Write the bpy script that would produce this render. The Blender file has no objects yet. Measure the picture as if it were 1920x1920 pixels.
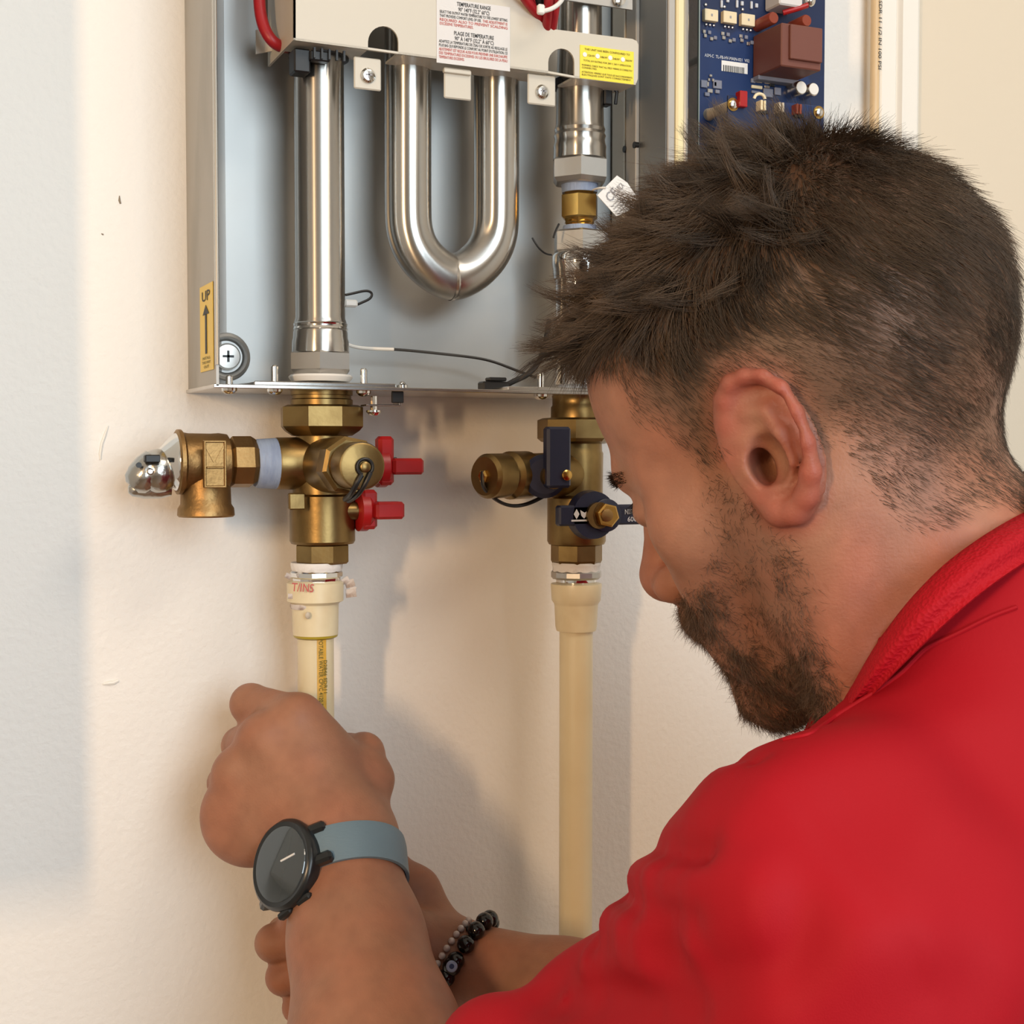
import bpy, math, random
import numpy as np
from mathutils import Vector, Matrix

# ------------------------------------------------------------------ camera
FPX = 2600.0                       # focal length in pixels of the 1920 frame
YAW, PITCH = math.radians(24.0), math.radians(2.42)
CAM = np.array([0.0, -0.875, 0.0])  # wall face is Y = 0, X runs right along the wall, Z up
fwd = np.array([math.sin(YAW)*math.cos(PITCH), math.cos(YAW)*math.cos(PITCH), -math.sin(PITCH)])
rgt = np.array([math.cos(YAW), -math.sin(YAW), 0.0])
upv = np.cross(rgt, fwd)
scene = bpy.context.scene
col = scene.collection
cd = bpy.data.cameras.new('camera'); cam = bpy.data.objects.new('camera', cd); col.objects.link(cam)
cd.sensor_width = 36.0; cd.lens = FPX/1920.0*36.0; cd.clip_start = 0.02
cam.matrix_world = Matrix(((rgt[0], upv[0], -fwd[0], CAM[0]), (rgt[1], upv[1], -fwd[1], CAM[1]),
                           (rgt[2], upv[2], -fwd[2], CAM[2]), (0, 0, 0, 1)))
scene.camera = cam

# ------------------------------------------------------------------ world, lights, exposure
w = bpy.data.worlds.new('world'); scene.world = w; w.use_nodes = True
w.node_tree.nodes['Background'].inputs[0].default_value = (0.80, 0.88, 1.0, 1)
w.node_tree.nodes['Background'].inputs[1].default_value = 0.15
def area(name, loc, target, sx, sy, power, colr):
    l = bpy.data.lights.new(name, 'AREA'); l.shape = 'RECTANGLE'; l.size = sx; l.size_y = sy
    l.energy = power; l.color = colr
    o = bpy.data.objects.new(name, l); col.objects.link(o); o.location = loc
    d = Vector(target)-Vector(loc)
    o.rotation_euler = d.to_track_quat('-Z', 'Y').to_euler()
    return o
WARM = (-0.80, -1.25, 0.20)
area('warm_lamp_light', WARM, (0.30, -0.05, 0.0), 0.05, 0.26, 10.5, (1.0, 0.66, 0.36))
area('window_daylight', (0.45, -2.70, 0.40), (0.25, -0.1, 0.0), 1.2, 1.4, 42.0, (0.79, 0.915, 1.0))
area('ceiling_lamp_light', (0.75, -1.15, 1.10), (0.72, -0.75, -1.0), 0.50, 0.50, 8.0, (1.0, 0.86, 0.70))
scene.view_settings.view_transform = 'Standard'; scene.view_settings.look = 'None'
scene.view_settings.gamma = 1.0; scene.view_settings.use_curve_mapping = False
scene.view_settings.exposure = 0.0

# ------------------------------------------------------------------ helpers
def ray(px, py):
    return fwd + rgt*((px-960)/FPX) - upv*((py-960)/FPX)
def PY(px, py, y):                  # pixel seen on the plane Y = y
    r = ray(px, py); return CAM + r*((y-CAM[1])/r[1])
def PXp(px, py, x):                 # pixel seen on the plane X = x
    r = ray(px, py); return CAM + r*((x-CAM[0])/r[0])
def depth(p): return float(np.dot(np.asarray(p)-CAM, fwd))
def mpp(p): return depth(p)/FPX      # metres per pixel at a point
ORG = {}
def tag(o, label=None, cat=None, group=None, kind=None):
    if label: o['label'] = label
    if cat: o['category'] = cat
    if group: o['group'] = group
    if kind: o['kind'] = kind
    return o
def thing(name, loc, label, cat, group=None):
    o = bpy.data.objects.new(name, None); col.objects.link(o)
    o.empty_display_size = 0.02
    o.location = tuple(float(v) for v in loc); ORG[o.name] = np.array(loc, float)
    return tag(o, label, cat, group)
class MB:
    def __init__(s): s.v = []; s.f = []; s.mi = []; s.cur = 0
    def add(s, verts, faces):
        n = len(s.v); s.v += [tuple(map(float, p)) for p in verts]
        s.f += [tuple(i+n for i in f) for f in faces]; s.mi += [s.cur]*len(faces); return s
    def box(s, c, size, R=None, bev=0.0):
        hx, hy, hz = [a/2 for a in size]
        b = min(bev, hx*.9, hy*.9, hz*.9)
        R = np.eye(3) if R is None else R
        c = np.asarray(c, float)
        if b <= 0:
            P = [(x, y, z) for x in (-hx, hx) for y in (-hy, hy) for z in (-hz, hz)]
            Fs = [(0,1,3,2),(4,6,7,5),(0,4,5,1),(2,3,7,6),(0,2,6,4),(1,5,7,3)]
        else:
            P = []; idx = {}
            for sx in (-1,1):
                for sy in (-1,1):
                    for sz in (-1,1):
                        for a in range(3):
                            q = [sx*hx, sy*hy, sz*hz]
                            for k in range(3):
                                if k != a: q[k] -= (sx,sy,sz)[k]*b
                            idx[(sx,sy,sz,a)] = len(P); P.append(q)
            Fs = []
            for a in range(3):
                o1, o2 = [(1,2),(2,0),(0,1)][a]
                for sg in (-1,1):
                    q = []
                    for u, v in ((-1,-1),(1,-1),(1,1),(-1,1)):
                        t = [0,0,0]; t[a]=sg; t[o1]=u; t[o2]=v; q.append(idx[(*t,a)])
                    Fs.append(tuple(q if sg > 0 else q[::-1]))
            for a in range(3):
                o1, o2 = [(1,2),(2,0),(0,1)][a]
                for u in (-1,1):
                    for v in (-1,1):
                        t0=[0,0,0]; t0[a]=-1; t0[o1]=u; t0[o2]=v; t1=list(t0); t1[a]=1
                        q=[idx[(*t0,o1)],idx[(*t1,o1)],idx[(*t1,o2)],idx[(*t0,o2)]]
                        Fs.append(tuple(q if u*v < 0 else q[::-1]))
            for sx in (-1,1):
                for sy in (-1,1):
                    for sz in (-1,1):
                        q=[idx[(sx,sy,sz,k)] for k in range(3)]
                        Fs.append(tuple(q if sx*sy*sz > 0 else q[::-1]))
        return s.add([c + R @ np.array(p) for p in P], Fs)
    def lathe(s, o, axis, rows, n=32, rot=0.0, cap=True, ref=None):
        o = np.asarray(o, float); a = np.asarray(axis, float); a = a/np.linalg.norm(a)
        ref = np.array([0.0, -1.0, 0.0]) if ref is None else np.asarray(ref, float)
        if abs(np.dot(ref, a)) > .9: ref = np.array([0, 0, 1.0])
        u = ref - a*np.dot(ref, a); u /= np.linalg.norm(u); v = np.cross(a, u)
        V = []; Fs = []
        for t, r in rows:
            for k in range(n):
                th = 2*math.pi*k/n + rot
                V.append(o + a*t + (u*math.cos(th)+v*math.sin(th))*max(r, 1e-5))
        m = len(rows)
        for i in range(m-1):
            for k in range(n):
                k2 = (k+1) % n
                Fs.append((i*n+k, i*n+k2, (i+1)*n+k2, (i+1)*n+k))
        if cap:
            Fs.append(tuple(range(n))[::-1]); Fs.append(tuple((m-1)*n+k for k in range(n)))
        return s.add(V, Fs)
    def tube(s, pts, rad, n=10, closed=False, flat=None):
        P = np.array(pts, float); m = len(P)
        rad = np.full(m, rad) if np.isscalar(rad) else np.array(rad, float)
        T = np.zeros_like(P)
        for i in range(m):
            a = P[(i-1) % m] if (closed or i > 0) else P[i]
            b = P[(i+1) % m] if (closed or i < m-1) else P[i]
            T[i] = b-a; T[i] /= (np.linalg.norm(T[i])+1e-12)
        ref = np.array([0, 0, 1.0])
        if abs(np.dot(ref, T[0])) > .9: ref = np.array([0, -1.0, 0])
        u = ref - T[0]*np.dot(ref, T[0]); u /= np.linalg.norm(u)
        V = []; Fs = []
        for i in range(m):
            u = u - T[i]*np.dot(u, T[i]); u /= np.linalg.norm(u); v = np.cross(T[i], u)
            for k in range(n):
                th = 2*math.pi*k/n
                V.append(P[i] + (u*math.cos(th)+v*math.sin(th)*(flat or 1.0))*rad[i])
        for i in range(m if closed else m-1):
            j = (i+1) % m
            for k in range(n):
                k2 = (k+1) % n
                Fs.append((i*n+k, i*n+k2, j*n+k2, j*n+k))
        if not closed:
            Fs.append(tuple(range(n))[::-1]); Fs.append(tuple((m-1)*n+k for k in range(n)))
        return s.add(V, Fs)
    def prism(s, poly, ext):            # planar polygon (3-D points) pushed along ext
        P = np.array(poly, float); e = np.asarray(ext, float); n = len(P)
        Fs = [tuple(range(n)), tuple(range(2*n-1, n-1, -1))]
        for k in range(n):
            k2 = (k+1) % n; Fs.append((k, k+n, k2+n, k2))
        return s.add(list(P)+list(P+e), Fs)
    def ball(s, c, r, n=14, sc=(1, 1, 1)):
        c = np.asarray(c, float); V = []; Fs = []; m = n//2+1
        for i in range(m+1):
            ph = math.pi*i/m
            for k in range(n):
                th = 2*math.pi*k/n
                V.append(c+np.array([math.sin(ph)*math.cos(th)*sc[0], math.sin(ph)*math.sin(th)*sc[1], math.cos(ph)*sc[2]])*r)
        for i in range(m):
            for k in range(n):
                k2 = (k+1) % n; Fs.append((i*n+k, (i+1)*n+k, (i+1)*n+k2, i*n+k2))
        return s.add(V, Fs)
    def build(s, name, mat, parent=None, smooth=35, label=None):
        V = np.array(s.v, float); c = (V.min(0)+V.max(0))/2
        me = bpy.data.meshes.new(name); me.from_pydata((V-c).tolist(), [], s.f)
        mats = mat if isinstance(mat, (list, tuple)) else [mat]
        for m_ in mats: me.materials.append(M[m_])
        if len(mats) > 1: me.polygons.foreach_set('material_index', s.mi)
        import bmesh
        bm = bmesh.new(); bm.from_mesh(me); bmesh.ops.recalc_face_normals(bm, faces=bm.faces); bm.to_mesh(me); bm.free()
        if smooth:
            me.polygons.foreach_set('use_smooth', [True]*len(me.polygons))
            me.set_sharp_from_angle(angle=math.radians(smooth))
        me.update()
        o = bpy.data.objects.new(name, me); col.objects.link(o)
        ORG[o.name] = c
        if parent is not None:
            o.parent = parent; o.location = tuple(c-ORG[parent.name])
        else: o.location = tuple(c)
        if label: o['label'] = label
        return o
def vrows(px, Y, rows):              # rows of (py, width px) -> axis point and (z offset, radius)
    mid = rows[len(rows)//2]
    X = PY(px, mid[0], Y)[0]; out = []
    for py, wp in rows:
        p = PY(px, py, Y); out.append((p[2], wp/2*mpp(p)))
    return X, out
def vlathe(mb, px, Y, rows, n=40, rot=0.0, X=None):
    X0, R = vrows(px, Y, rows)
    return mb.lathe((X if X is not None else X0, Y, 0), (0, 0, 1), R, n, rot)
def hrows(py, Y, rows, pz=None):
    out = []
    for px, wp in rows:
        p = PY(px, py, Y); out.append((p[0], wp/2*mpp(p)))
    return out
def hlathe(mb, py, Y, rows, n=36, rot=0.0, Z=None):
    Z = PY(rows[len(rows)//2][0], py, Y)[2] if Z is None else Z
    return mb.lathe((0, Y, Z), (1, 0, 0), hrows(py, Y, rows), n, rot)
def pbox(mb, px0, py0, px1, py1, Y, dep, bev=0.0):   # front face on plane Y, depth dep into the wall
    pm = ((px0+px1)/2, (py0+py1)/2)
    x0 = PY(px0, pm[1], Y)[0]; x1 = PY(px1, pm[1], Y)[0]
    z0 = PY(pm[0], py0, Y)[2]; z1 = PY(pm[0], py1, Y)[2]
    return mb.box(((x0+x1)/2, Y+dep/2, (z0+z1)/2), (abs(x1-x0), abs(dep), abs(z0-z1)), None, bev)
def lettering(lines, o, ux, uz, n, parent, name='lettering'):
    """lines: (text, x, y, size, material, width or None); o origin, ux right, uz up, n out of the face"""
    for t, x, y, size, mt, wid in lines:
        cu = bpy.data.curves.new('t', 'FONT'); cu.body = t; cu.size = size; cu.resolution_u = 2; cu.offset = size*.012
        ob = bpy.data.objects.new('t', cu); col.objects.link(ob)
        dg = bpy.context.evaluated_depsgraph_get()
        me = bpy.data.meshes.new_from_object(ob.evaluated_get(dg))
        V = np.array([v.co[:] for v in me.vertices]); sx = 1.0
        if wid: sx = wid/max(V[:, 0].max()-V[:, 0].min(), 1e-9)
        mb = MB().add([np.asarray(o)+np.asarray(ux)*(x+v[0]*sx)+np.asarray(uz)*(y+v[1])+np.asarray(n)*0.00015 for v in V],
               [tuple(p.vertices) for p in me.polygons])
        bpy.data.objects.remove(ob); bpy.data.meshes.remove(me); bpy.data.curves.remove(cu)
        mb.build(name, mt, parent, smooth=0)

# ------------------------------------------------------------------ materials
M = {}
def mat(name, colr, rough=0.5, metal=0.0, bump=None, noise=None, coat=0.0, sss=None, aniso=0.0, spec=0.5, alpha=None):
    m = bpy.data.materials.new(name); m.use_nodes = True
    nt = m.node_tree; b = nt.nodes['Principled BSDF']
    b.inputs['Base Color'].default_value = (*colr, 1); b.inputs['Roughness'].default_value = rough
    b.inputs['Metallic'].default_value = metal; b.inputs['Coat Weight'].default_value = coat
    b.inputs['Specular IOR Level'].default_value = spec
    tc = nt.nodes.new('ShaderNodeTexCoord')
    def tex(scale, det, stretch=None):
        t = nt.nodes.new('ShaderNodeTexNoise'); t.inputs['Scale'].default_value = scale; t.inputs['Detail'].default_value = det
        if stretch:
            mp = nt.nodes.new('ShaderNodeMapping'); mp.inputs['Scale'].default_value = stretch
            nt.links.new(tc.outputs['Object'], mp.inputs[0]); nt.links.new(mp.outputs[0], t.inputs[0])
        else: nt.links.new(tc.outputs['Object'], t.inputs[0])
        return t
    if noise:                         # (scale, other colour, low, high, stretch)
        t = tex(noise[0], 5, noise[4] if len(noise) > 4 else None)
        r = nt.nodes.new('ShaderNodeMapRange'); r.inputs[1].default_value = noise[2]; r.inputs[2].default_value = noise[3]
        mx = nt.nodes.new('ShaderNodeMix'); mx.data_type = 'RGBA'
        mx.inputs[6].default_value = (*colr, 1); mx.inputs[7].default_value = (*noise[1], 1)
        nt.links.new(t.outputs[0], r.inputs[0]); nt.links.new(r.outputs[0], mx.inputs[0]); nt.links.new(mx.outputs[2], b.inputs['Base Color'])
    if bump:                          # (scale, strength, distance)
        t = tex(bump[0], 4, bump[3] if len(bump) > 3 else None); bn = nt.nodes.new('ShaderNodeBump')
        bn.inputs['Strength'].default_value = bump[1]; bn.inputs['Distance'].default_value = bump[2]
        nt.links.new(t.outputs[0], bn.inputs['Height']); nt.links.new(bn.outputs[0], b.inputs['Normal'])
    if aniso:
        b.inputs['Anisotropic'].default_value = aniso; b.inputs['Anisotropic Rotation'].default_value = 0.25
        tg = nt.nodes.new('ShaderNodeTangent'); tg.direction_type = 'RADIAL'; tg.axis = 'Z'
        nt.links.new(tg.outputs[0], b.inputs['Tangent'])
    if sss:
        b.inputs['Subsurface Weight'].default_value = sss[0]; b.inputs['Subsurface Radius'].default_value = sss[1]
        b.inputs['Subsurface Scale'].default_value = sss[2]
    M[name] = m
    return m
mat('wall_paint', (0.83, 0.80, 0.755), 0.55, bump=(230, 0.34, 0.0016), noise=(1.6, (0.80, 0.77, 0.725), .4, .6))
mat('room_paint', (0.74, 0.70, 0.64), 0.7)
mat('trim_paint', (0.82, 0.79, 0.73), 0.35)
mat('door_paint', (0.70, 0.615, 0.49), 0.5, bump=(300, 0.08, 0.001))
mat('floor_wood', (0.30, 0.20, 0.13), 0.5, noise=(9, (0.20, 0.13, 0.08), .4, .6, (1, 12, 1)))
mat('cream_pvc', (0.74, 0.64, 0.42), 0.30, noise=(22, (0.70, 0.59, 0.37), .45, .7), coat=0.15)
mat('cream_fitting', (0.76, 0.66, 0.44), 0.35, noise=(40, (0.66, 0.54, 0.34), .5, .8))
mat('tan_pipe', (0.74, 0.56, 0.33), 0.4, noise=(30, (0.64, 0.44, 0.24), .45, .6, (1, 1, .2)))
mat('yellow_print', (0.72, 0.42, 0.06), 0.4, noise=(160, (0.62, 0.36, 0.05), .4, .6))
mat('olive_glue', (0.42, 0.32, 0.03), 0.3)
mat('steel_tube', (0.58, 0.56, 0.525), 0.27, 1.0, noise=(14, (0.43, 0.41, 0.38), .45, .75, (1, 1, .15)), aniso=0.85, bump=(60, .05, .001, (1, 1, .05)))
mat('steel', (0.66, 0.64, 0.61), 0.24, 1.0, noise=(30, (0.50, 0.48, 0.45), .45, .75), bump=(70, .06, .001))
mat('steel_hex', (0.52, 0.51, 0.49), 0.40, 1.0, bump=(160, .12, .0008))
mat('chrome', (0.78, 0.77, 0.74), 0.10, 1.0, bump=(90, .05, .0008))
mat('panel_metal', (0.43, 0.43, 0.42), 0.50, 1.0, noise=(6, (0.38, 0.375, 0.36), .4, .7), bump=(9, .05, .003))
mat('side_metal', (0.42, 0.40, 0.37), 0.50, 0.35, noise=(18, (0.32, 0.305, 0.28), .52, .75, (1, 1, .35)))
mat('edge_metal', (0.82, 0.81, 0.78), 0.22, 1.0)
mat('gasket_cream', (0.80, 0.70, 0.42), 0.5)
mat('cover_paint', (0.58, 0.54, 0.46), 0.42, bump=(500, .06, .0004))
mat('brass', (0.28, 0.19, 0.075), 0.37, 1.0, noise=(35, (0.19, 0.12, 0.045), .4, .7), bump=(260, .16, .0006))
mat('brass_cast', (0.345, 0.21, 0.085), 0.46, 1.0, noise=(40, (0.26, 0.155, 0.06), .4, .7), bump=(420, .35, .0006))
mat('brass_bright', (0.60, 0.36, 0.10), 0.20, 1.0)
mat('black_rubber', (0.006, 0.006, 0.007), 0.45)
mat('black_plastic', (0.006, 0.006, 0.007), 0.45)
mat('gap_shade', (0.02, 0.021, 0.024), 0.45)  # near-black colour stands in for shade in the gap by the board
mat('red_plastic', (0.36, 0.007, 0.008), 0.38)
mat('red_rubber', (0.34, 0.008, 0.014), 0.42, noise=(60, (0.22, 0.006, 0.01), .5, .7))
mat('blue_plastic', (0.006, 0.009, 0.034), 0.45, bump=(200, .1, .0006))
mat('blue_print', (0.55, 0.57, 0.62), 0.5)
mat('blue_tape', (0.28, 0.34, 0.46), 0.55, noise=(50, (0.20, 0.25, 0.37), .4, .65, (3, 1, 1)), bump=(120, .5, .001, (6, 1, 1)))
mat('white_tape', (0.80, 0.77, 0.74), 0.55, noise=(90, (0.55, 0.50, 0.46), .52, .7), bump=(140, .6, .0015))
mat('tape_shreds', (0.62, 0.55, 0.50), 0.5, noise=(120, (0.36, 0.27, 0.22), .48, .6))
mat('sticker_yellow', (0.80, 0.55, 0.07), 0.4)
mat('sticker_lemon', (0.86, 0.72, 0.06), 0.35)
mat('sticker_grey', (0.66, 0.64, 0.63), 0.4)
mat('paper_white', (0.80, 0.79, 0.77), 0.5)
mat('ink_black', (0.03, 0.03, 0.03), 0.6)
mat('ink_olive', (0.16, 0.13, 0.01), 0.6)
mat('ink_red', (0.52, 0.10, 0.08), 0.6)
mat('ink_grey', (0.30, 0.30, 0.32), 0.6)
mat('white_plastic', (0.78, 0.76, 0.72), 0.4)
mat('pcb_blue', (0.008, 0.020, 0.070), 0.36, noise=(14, (0.007, 0.028, 0.11), .5, .53))
mat('pcb_edge', (0.33, 0.38, 0.34), 0.5)
mat('solder', (0.75, 0.74, 0.72), 0.25, 1.0)
mat('chip_cream', (0.78, 0.66, 0.44), 0.4)
mat('chip_grey', (0.20, 0.21, 0.27), 0.4)
mat('brown_block', (0.155, 0.048, 0.032), 0.55, bump=(600, .1, .0003))
mat('brown_cap', (0.24, 0.045, 0.022), 0.3)
mat('spacer_tan', (0.52, 0.45, 0.35), 0.45)
mat('wall_mark', (0.25, 0.20, 0.14), 0.7)
mat('paint_drip', (0.78, 0.76, 0.71), 0.45)
mat('lever_chrome', (0.50, 0.49, 0.46), 0.22, 1.0, bump=(160, .35, .0015))
# ------------------------------------------------------------------ the room
FLOOR, CEIL = -1.30, 1.18
def struct(mb, name, m, label=None):
    o = mb.build(name, m, None, smooth=0); o['kind'] = 'structure'
    if label: o['label'] = label
    return o
LX, RX, BYY = -1.70, 1.95, -3.10
struct(MB().box(((LX+RX)/2, 0.06, (FLOOR+CEIL)/2), (RX-LX+.2, .12, CEIL-FLOOR+.2)), 'wall_back', 'wall_paint', 'off-white painted wall behind the water heater and pipes')
struct(MB().box((LX-.06, BYY/2, (FLOOR+CEIL)/2), (.12, -BYY, CEIL-FLOOR)), 'wall_left', 'room_paint', 'plain beige side wall of the room')
struct(MB().box((RX+.06, BYY/2, (FLOOR+CEIL)/2), (.12, -BYY, CEIL-FLOOR)), 'wall_right', 'room_paint', 'plain beige end wall of the room')
m = MB()                                             # rear wall with a window opening
wx0, wx1, wz0, wz1 = -0.32, 1.22, -0.32, 1.12
for x0, x1, z0, z1 in ((LX, wx0, FLOOR, CEIL), (wx1, RX, FLOOR, CEIL), (wx0, wx1, FLOOR, wz0), (wx0, wx1, wz1, CEIL)):
    m.box(((x0+x1)/2, BYY-.06, (z0+z1)/2), (x1-x0, .12, z1-z0))
struct(m, 'wall_rear', 'room_paint', 'plain beige rear wall with a window opening')
struct(MB().box(((LX+RX)/2, BYY/2, FLOOR-.04), (RX-LX+.2, -BYY+.2, .08)), 'floor', 'floor_wood', 'brown wooden floor below the picture')
struct(MB().box(((LX+RX)/2, BYY/2, CEIL+.04), (RX-LX+.2, -BYY+.2, .08)), 'ceiling', 'room_paint', 'plain ceiling above the picture')
# door casing and door leaf at the right
xa, xb, xc = PY(1652, 150, -.018)[0], PY(1692, 150, -.018)[0], PY(1726, 150, -.018)[0]
m = MB(); H = CEIL-FLOOR-.30; zc = FLOOR+H/2
prof = [(xa, 0), (xa, -.010), (xa+.004, -.014), (xa+.016, -.015), (xa+.022, -.010), (xa+.030, -.0085), (xb-.003, -.012), (xb, -.018), (xc-.003, -.018), (xc, -.016), (xc, 0)]
m.prism([(x, y, FLOOR) for x, y in prof], (0, 0, H))
struct(m, 'trim_1', 'trim_paint', 'white moulded door casing at the right of the wall')
m = MB().box((xc+.003+.40, -.004, zc), (.80, .010, H))
struct(m, 'door_1', 'door_paint', 'flat beige door beside the white casing')
# small marks and lumps in the wall paint
for nm, lab, mt, pts, r in (
    ('paint_drip', 'thin vertical dried paint drip left of the relief valve', 'paint_drip', [(203, 798), (197, 815), (191, 832), (188, 850), (188, 862)], .0009),
    ('paint_lump', 'small flat paint lump on the wall left of the fist', 'paint_drip', [(193, 1283), (203, 1281), (213, 1280), (222, 1276)], .0014),
    ('wall_scuff', 'short dark scuff high on the bare wall left of the heater', 'wall_mark', [(224, 367), (224, 376), (226, 382)], .0007),
    ('wall_speck', 'tiny dark speck on the bare wall below the scuff', 'wall_mark', [(190, 438), (194, 440)], .0007)):
    o = MB().tube([PY(x, y, -.0002) for x, y in pts], [r*.4]+[r]*(len(pts)-2)+[r*.7], 8).build(nm, mt)
    tag(o, lab, 'mark')
# tan pipe with black print beside the casing
t = thing('printed_pipe', PY(1640, 1000, -.013), 'slim tan pipe with black print running up beside the door casing', 'pipe')
pX = PY(1640, 150, -.012)[0]
m = MB().lathe((pX, -.012, FLOOR), (0, 0, 1), [(0, .0036), (CEIL-FLOOR, .0036)], 16); m.build('pipe', 'tan_pipe', t)
zs = PY(1646, 5, -.014)[2]
lettering([('CPVC 4120 SDR 11 1/2 IN 100 PSI', 0, 0, .0040, 'ink_black', .080)], (pX+.0004, -.0156, zs+.03), (0, 0, -1), (1, 0, 0), (0, -1, 0), t, 'print')
# unseen cupboard added to block the warm lamp, casting the cool wall patch
t = thing('lamp_blocker', (-.30, -.09, -.2), 'white cupboard-shaped lamp blocker added unseen left of the picture edge', 'light blocker')
MB().box((-.325, -.0865, .40), (.60, .173, 1.216), None, .003).build('carcass', 'trim_paint', t)
for i in (0, 1):
    d = MB().box((-.475+.30*i, -.181, .40), (.292, .016, 1.20), None, .003).build('door', 'trim_paint', t)
    MB().tube([(-.36+.07*i, -.19, .1), (-.36+.07*i, -.215, .1), (-.36+.07*i, -.215, -.02), (-.36+.07*i, -.19, -.02)], .004, 8).build('handle', 'chrome', d)

# ------------------------------------------------------------------ water heater
CX0, CX1 = 0.1685, 0.4635
CF, CB = -0.082, -0.010
ZB = PY(700, 729, CF)[2]           # bottom plate
ZT = PY(960, -420, CF)[2]
heat = thing('water_heater', ((CX0+CX1)/2, -.04, ZB), 'open grey metal water heater with bare steel heating tubes on the wall', 'water heater')
MB().box(((CX0+CX1)/2+.001, CB/2, (ZB+ZT)/2), (CX1-CX0-.0021, -CB, ZT-ZB)).build('back_panel', 'panel_metal', heat)
bp = MB().box((CX0+.0008, (CF-0)/2, (ZB+ZT)/2), (.0016, -CF, ZT-ZB)).build('side_panel', 'side_metal', heat)
m = MB()
m.lathe((CX0+.0008, CF, ZB+.012), (0, 0, 1), [(0, .0013), (ZT-ZB-.012, .0013)], 10); m.build('edge_bead', 'edge_metal', bp)
# curved cove between the left side and the back panel
m = MB(); cv = [(CX0+.002, CB-.030)]
for k in range(9):
    a = math.pi/2*k/8; cv.append((CX0+.002+.020*(1-math.cos(a)), CB-.0305+.030*math.sin(a)))
m.prism([(x, y, ZB+.001) for x, y in cv+[(CX0+.002, CB)]], (0, 0, ZT-ZB-.002)); m.build('cove', 'panel_metal', heat)
rp = MB().box((CX1, (CF+CB)/2, (ZB+ZT)/2), (.0016, CB-CF, ZT-ZB)).build('side_panel', 'panel_metal', heat)
MB().box((CX1-.0022, CB-.012, (ZB+ZT)/2), (.003, .018, ZT-ZB-.004), None, .0006).build('inner_rail', 'cover_paint', rp)
MB().box((CX1-.0022, CB-.030, (ZB+ZT)/2), (.003, .014, ZT-ZB-.004), None, .0006).build('inner_rail', 'side_metal', rp)
for yy in (CB-.022, CB-.036):
    pz = PXp(1163, 283, CX1-.004)[2]
    MB().lathe((CX1-.0045, yy, pz), (1, 0, 0), [(0, .0022), (.003, .0022)], 14).build('slot', 'black_plastic', rp)
fl = MB().box((CX1+.0022, CF-.001, (ZB+ZT)/2), (.0052, .0024, ZT-ZB), None, .0006).build('front_flange', 'side_metal', heat)
MB().box((CX1+.0078, CF-.002, (ZB+ZT)/2), (.0058, .0044, ZT-ZB), None, .0012).build('gasket', 'gasket_cream', heat)
MB().box((CX1+.0125, CF-.002, (ZB+ZT)/2), (.0034, .0044, ZT-ZB), None, .001).build('front_rim', 'edge_metal', heat)
plate = MB().box(((CX0+CX1)/2, CF/2, ZB), (CX1-CX0+.003, -CF, .0022), None, .0004).build('bottom_plate', 'steel', heat)
def onplate(px, Y): return PY(px, 729, Y)[0]
m = MB(); xl, xr = onplate(478, -.080), onplate(745, -.080)
m.box(((xl+xr)/2, -.052, ZB+.0022), (xr-xl, .052, .0026), None, .0006); m.build('reinforcing_plate', 'steel', heat)
xl, xr = onplate(955, -.080), onplate(1180, -.080)
m = MB().box(((xl+xr)/2, -.052, ZB+.0022), (xr-xl, .052, .0026), None, .0006); m.build('reinforcing_plate', 'steel', heat)
for px, up, hd in ((430, .0065, 1), (515, .013, 1), (682, .0125, 1), (754, .005, 0), (1014, .013, 1), (1135, .012, 1)):
    X = onplate(px, -.074); m = MB()
    m.lathe((X, -.074, ZB), (0, 0, 1), [(-.001, .0021), (up-.0008, .0021), (up, .0014)], 12)
    if hd: m.lathe((X, -.074, ZB-.0011), (0, 0, -1), [(0, .0046), (.0014, .0044), (.0028, .0030), (.0034, .0010)], 16)
    else: m.lathe((X, -.074, ZB+.001), (0, 0, 1), [(0, .0036), (.002, .0034), (.003, .002)], 16)
    m.build('screw', 'chrome', heat)
# small bracket hanging under the plate
br = MB(); X = onplate(702, -.07)
br.box((X+.004, -.070, ZB-.0095), (.022, .012, .0011), None, .0003)
br.box((X+.0145, -.070, ZB-.0055), (.0014, .012, .0085), None, .0003)
bo = br.build('hanging_bracket', 'steel', heat)
MB().box((X+.0125, -.0765, ZB-.0045), (.0075, .002, .0070), None, .0004).build('rubber_pad', 'black_rubber', bo)
m = MB(); m.lathe((X-.001, -.072, ZB-.004), (0, 0, -1), [(0, .0022), (.009, .0022)], 10)
m.lathe((X-.001, -.072, ZB-.0125), (0, 0, -1), [(0, .0046), (.0012, .0048), (.003, .003), (.0035, .001)], 14); m.build('screw', 'chrome', bo)
# screw in a dished hole of the back panel, lower left
c = PY(428, 668, CB-.006); m = MB()
R = mpp(c)
m.lathe((c[0], CB-.0002, c[2]), (0, -1, 0), [(0, 46*R), (.003, 43*R), (.004, 38*R), (.003, 33*R), (.0008, 30*R), (.0008, 1e-4)], 40, cap=False); m.build('dished_hole', 'panel_metal', heat)
m = MB(); m.lathe((c[0], CB-.001, c[2]), (0, -1, 0), [(0, 22*R), (.003, 25*R), (.0045, 22*R), (.005, 12*R)], 28); ms = m.build('mounting_screw', 'steel_hex', heat)
m = MB(); m.box((c[0], CB-.0062, c[2]), (.007, .0006, .0014)).box((c[0], CB-.0062, c[2]), (.0014, .0006, .007)); m.build('cross_slot', 'black_plastic', ms)
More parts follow.
